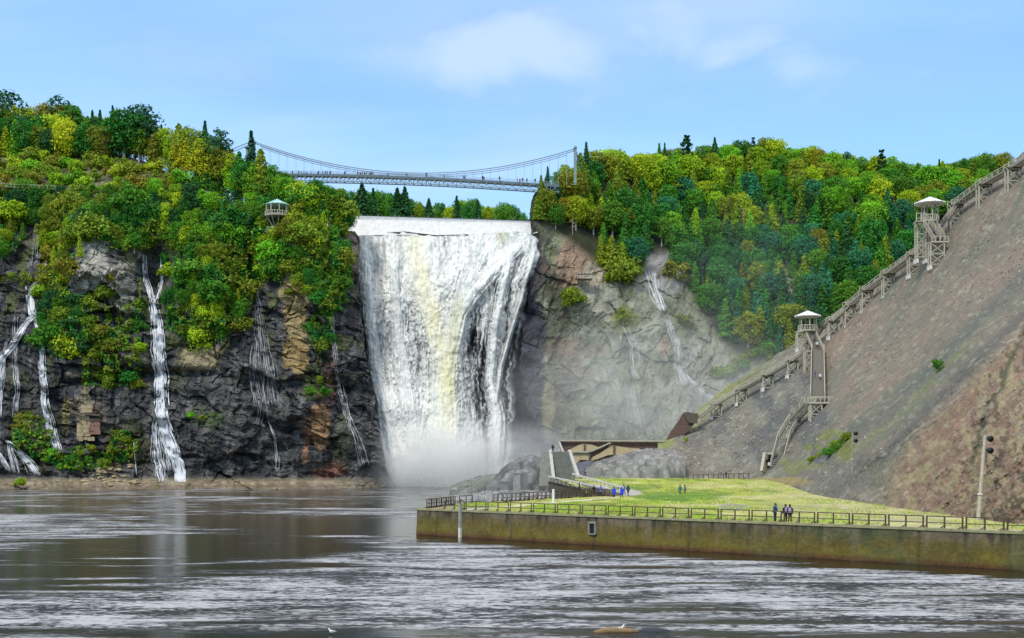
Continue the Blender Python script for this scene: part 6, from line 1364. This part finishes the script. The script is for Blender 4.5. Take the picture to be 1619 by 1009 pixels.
BX = [463, 473, 476, 480, 484, 491, 502, 504, 511, 515, 518, 521, 523, 544, 546, 566, 569, 573, 576, 580, 584, 586, 589, 591, 613, 643, 674, 675, 702, 733, 735, 763, 765, 790, 818, 822, 826, 833, 846]
cols = [('black', BLACK_), ('navy', NAVY), ('grey', GREY), ('red', RED), ('pink', PINK), ('dark brown', (.06, .035, .02)), ('white', WHITE), ('dark green', (.02, .06, .03))]
used = {}
for i, x in enumerate(BX):
    cn, cc = cols[[3, 3, 0, 0, 1, 0, 2, 0, 0, 1, 5, 0, 0, 1, 0, 0, 0, 4, 0, 1, 3, 0, 0, 2, 0, 7, 0, 1, 0, 0, 2, 0, 1, 0, 4, 3, 0, 2, 0][i]]
    a, b = DK(0), DK(1); X_ = (x-CX)/FPX*438; t = (X_-a.x)/(b.x-a.x); q = DK(t); q.y = 438+rnd.choice([-.8, .7]); q.z += .1
    seg_ = 'at the left end' if x < 500 else 'left of mid span' if x < 560 else 'in the mid left cluster' if x < 600 else 'at mid span' if x < 700 else 'right of mid span' if x < 780 else 'near the right end'
    used.setdefault((cn, seg_), []).append(person(q, rnd.choice([0, 3.14, 1.5]), cc, rnd.choice([BLACK_, GREY, (.03, .04, .08)]), '', rnd.choice([0, 1, 2, 3]), group='people crossing the bridge', face=False))
for (cn, seg_), L_ in used.items():
    for i, o in enumerate(L_):
        base_ = f'person in {cn} on the bridge {seg_}'
        o['label'] = base_ if len(L_) == 1 else base_+', '+((ORD+['fifth from left', 'sixth from left', 'seventh from left'])[i] if i < len(L_)-1 else 'rightmost')

# ---- scree on the slope, turf on the flat
def many(name, label, P0, S_, mat, colr=None):
    n = len(P0); base_ = np.array([[-1, -.6, -.3], [1, -.7, -.2], [.1, 1, -.3], [0, -.1, .8], [.2, -.9, .35]]); V_ = base_[None]*S_[:, None, None]*tg.uniform(.6, 1.3, (n, 5, 3))+P0[:, None]
    F_ = [(0, 1, 4), (0, 4, 3), (1, 3, 4), (1, 2, 3), (0, 3, 2)]; me = bpy.data.meshes.new(name); V_ = V_.reshape(-1, 3); Fi = (np.array(F_)[None]+np.arange(n)[:, None, None]*5).reshape(-1, 3)
    me.vertices.add(len(V_)); me.vertices.foreach_set('co', V_.astype(np.float32).ravel()); me.loops.add(Fi.size); me.loops.foreach_set('vertex_index', Fi.astype(np.int32).ravel()); me.polygons.add(len(Fi)); me.polygons.foreach_set('loop_start', np.arange(0, Fi.size, 3, dtype=np.int32)); me.update(calc_edges=True); me.materials.append(mat)
    o = link(bpy.data.objects.new(name, me)); return setprops(o, label, kind='stuff')
m, nt, p = newmat('scree_stone'); g = N(nt, 'ShaderNodeNewGeometry'); nt.links.new(ramp(nt, g.outputs['Random Per Island'], [(0, (.11, .10, .09)), (.5, (.22, .17, .13)), (.9, (.23, .21, .17)), (1, (.36, .34, .29))], 'LINEAR'), p.inputs['Base Color']); p.inputs['Roughness'].default_value = .9; M['scree'] = m
ui = tg.integers(3, TS.PX.shape[0]-2, 17000); vi = tg.integers(4, TS.PX.shape[1]-6, 17000); k_ = (vnoise(TS.PX[ui, vi]/26, TS.PY[ui, vi]/26, 601) > .42) & (TS.PX[ui, vi] < 1700); ui, vi = ui[k_], vi[k_]
jx, jy = TS.PX[ui, vi]+tg.uniform(-.6, .6, len(ui)), TS.PY[ui, vi]+tg.uniform(-.6, .6, len(ui)); X_, Y_, Z_ = PXY(jx, jy, TS.D[ui, vi]-.05)
many('scree', 'loose stones scattered down the shale slope', np.stack([X_, Y_, Z_], 1), (.10+.32*tg.random(len(ui))**4)*np.clip(Y_/250, .45, 1.2), M['scree'])
# turf blades
t_ = tg.uniform(0, 6, 90000); w_ = tg.random(90000)**1.3; fx_ = np.interp(t_, range(7), [q[0] for q in front]); fy_ = np.interp(t_, range(7), [q[1] for q in front]); bx_ = np.interp(t_, range(7), [q[0] for q in back]); by_ = np.interp(t_, range(7), [q[1] for q in back])
X_ = fx_*(1-w_)+bx_*w_; Y_ = fy_*(1-w_)+by_*w_; ix, iy = CX+FPX*X_/Y_, YH+FPX*(HC-gz(X_, Y_))/Y_; nn_ = fbm(X_/4, Y_/8, 611, 4)
k_ = (nn_ > .46) & (Y_ < 300) & (w_ > .02) & ~((ix > 930) & (ix < 1025) & (np.abs(iy-782) < 7)) & (np.abs(iy-poly(ix, [(600, 812), (730, 806), (780, 803), (970, 787), (1000, 786)])) > 2) & (ix > 720)
for lo_, hi_, c_, lb in ((0, .52, (.36, .41, .06), 'yellow green turf blades on the flat behind the quay'), (.52, .57, (.40, .36, .18), 'straw coloured dry grass on the flat behind the quay'), (.57, 1, (.28, .38, .04), 'greener grass tufts on the flat behind the quay')):
    q = k_ & (nn_ >= lo_) & (nn_ < hi_); C_ = np.stack([X_[q], Y_[q], gz(X_[q], Y_[q])+.10], 1); me = cards('grass', C_, np.tile(np.array([0., -1, .9]), (len(C_), 1)), .10); o = link(bpy.data.objects.new('grass', me)); o.color = (*c_, 1); setprops(o, lb, kind='stuff')
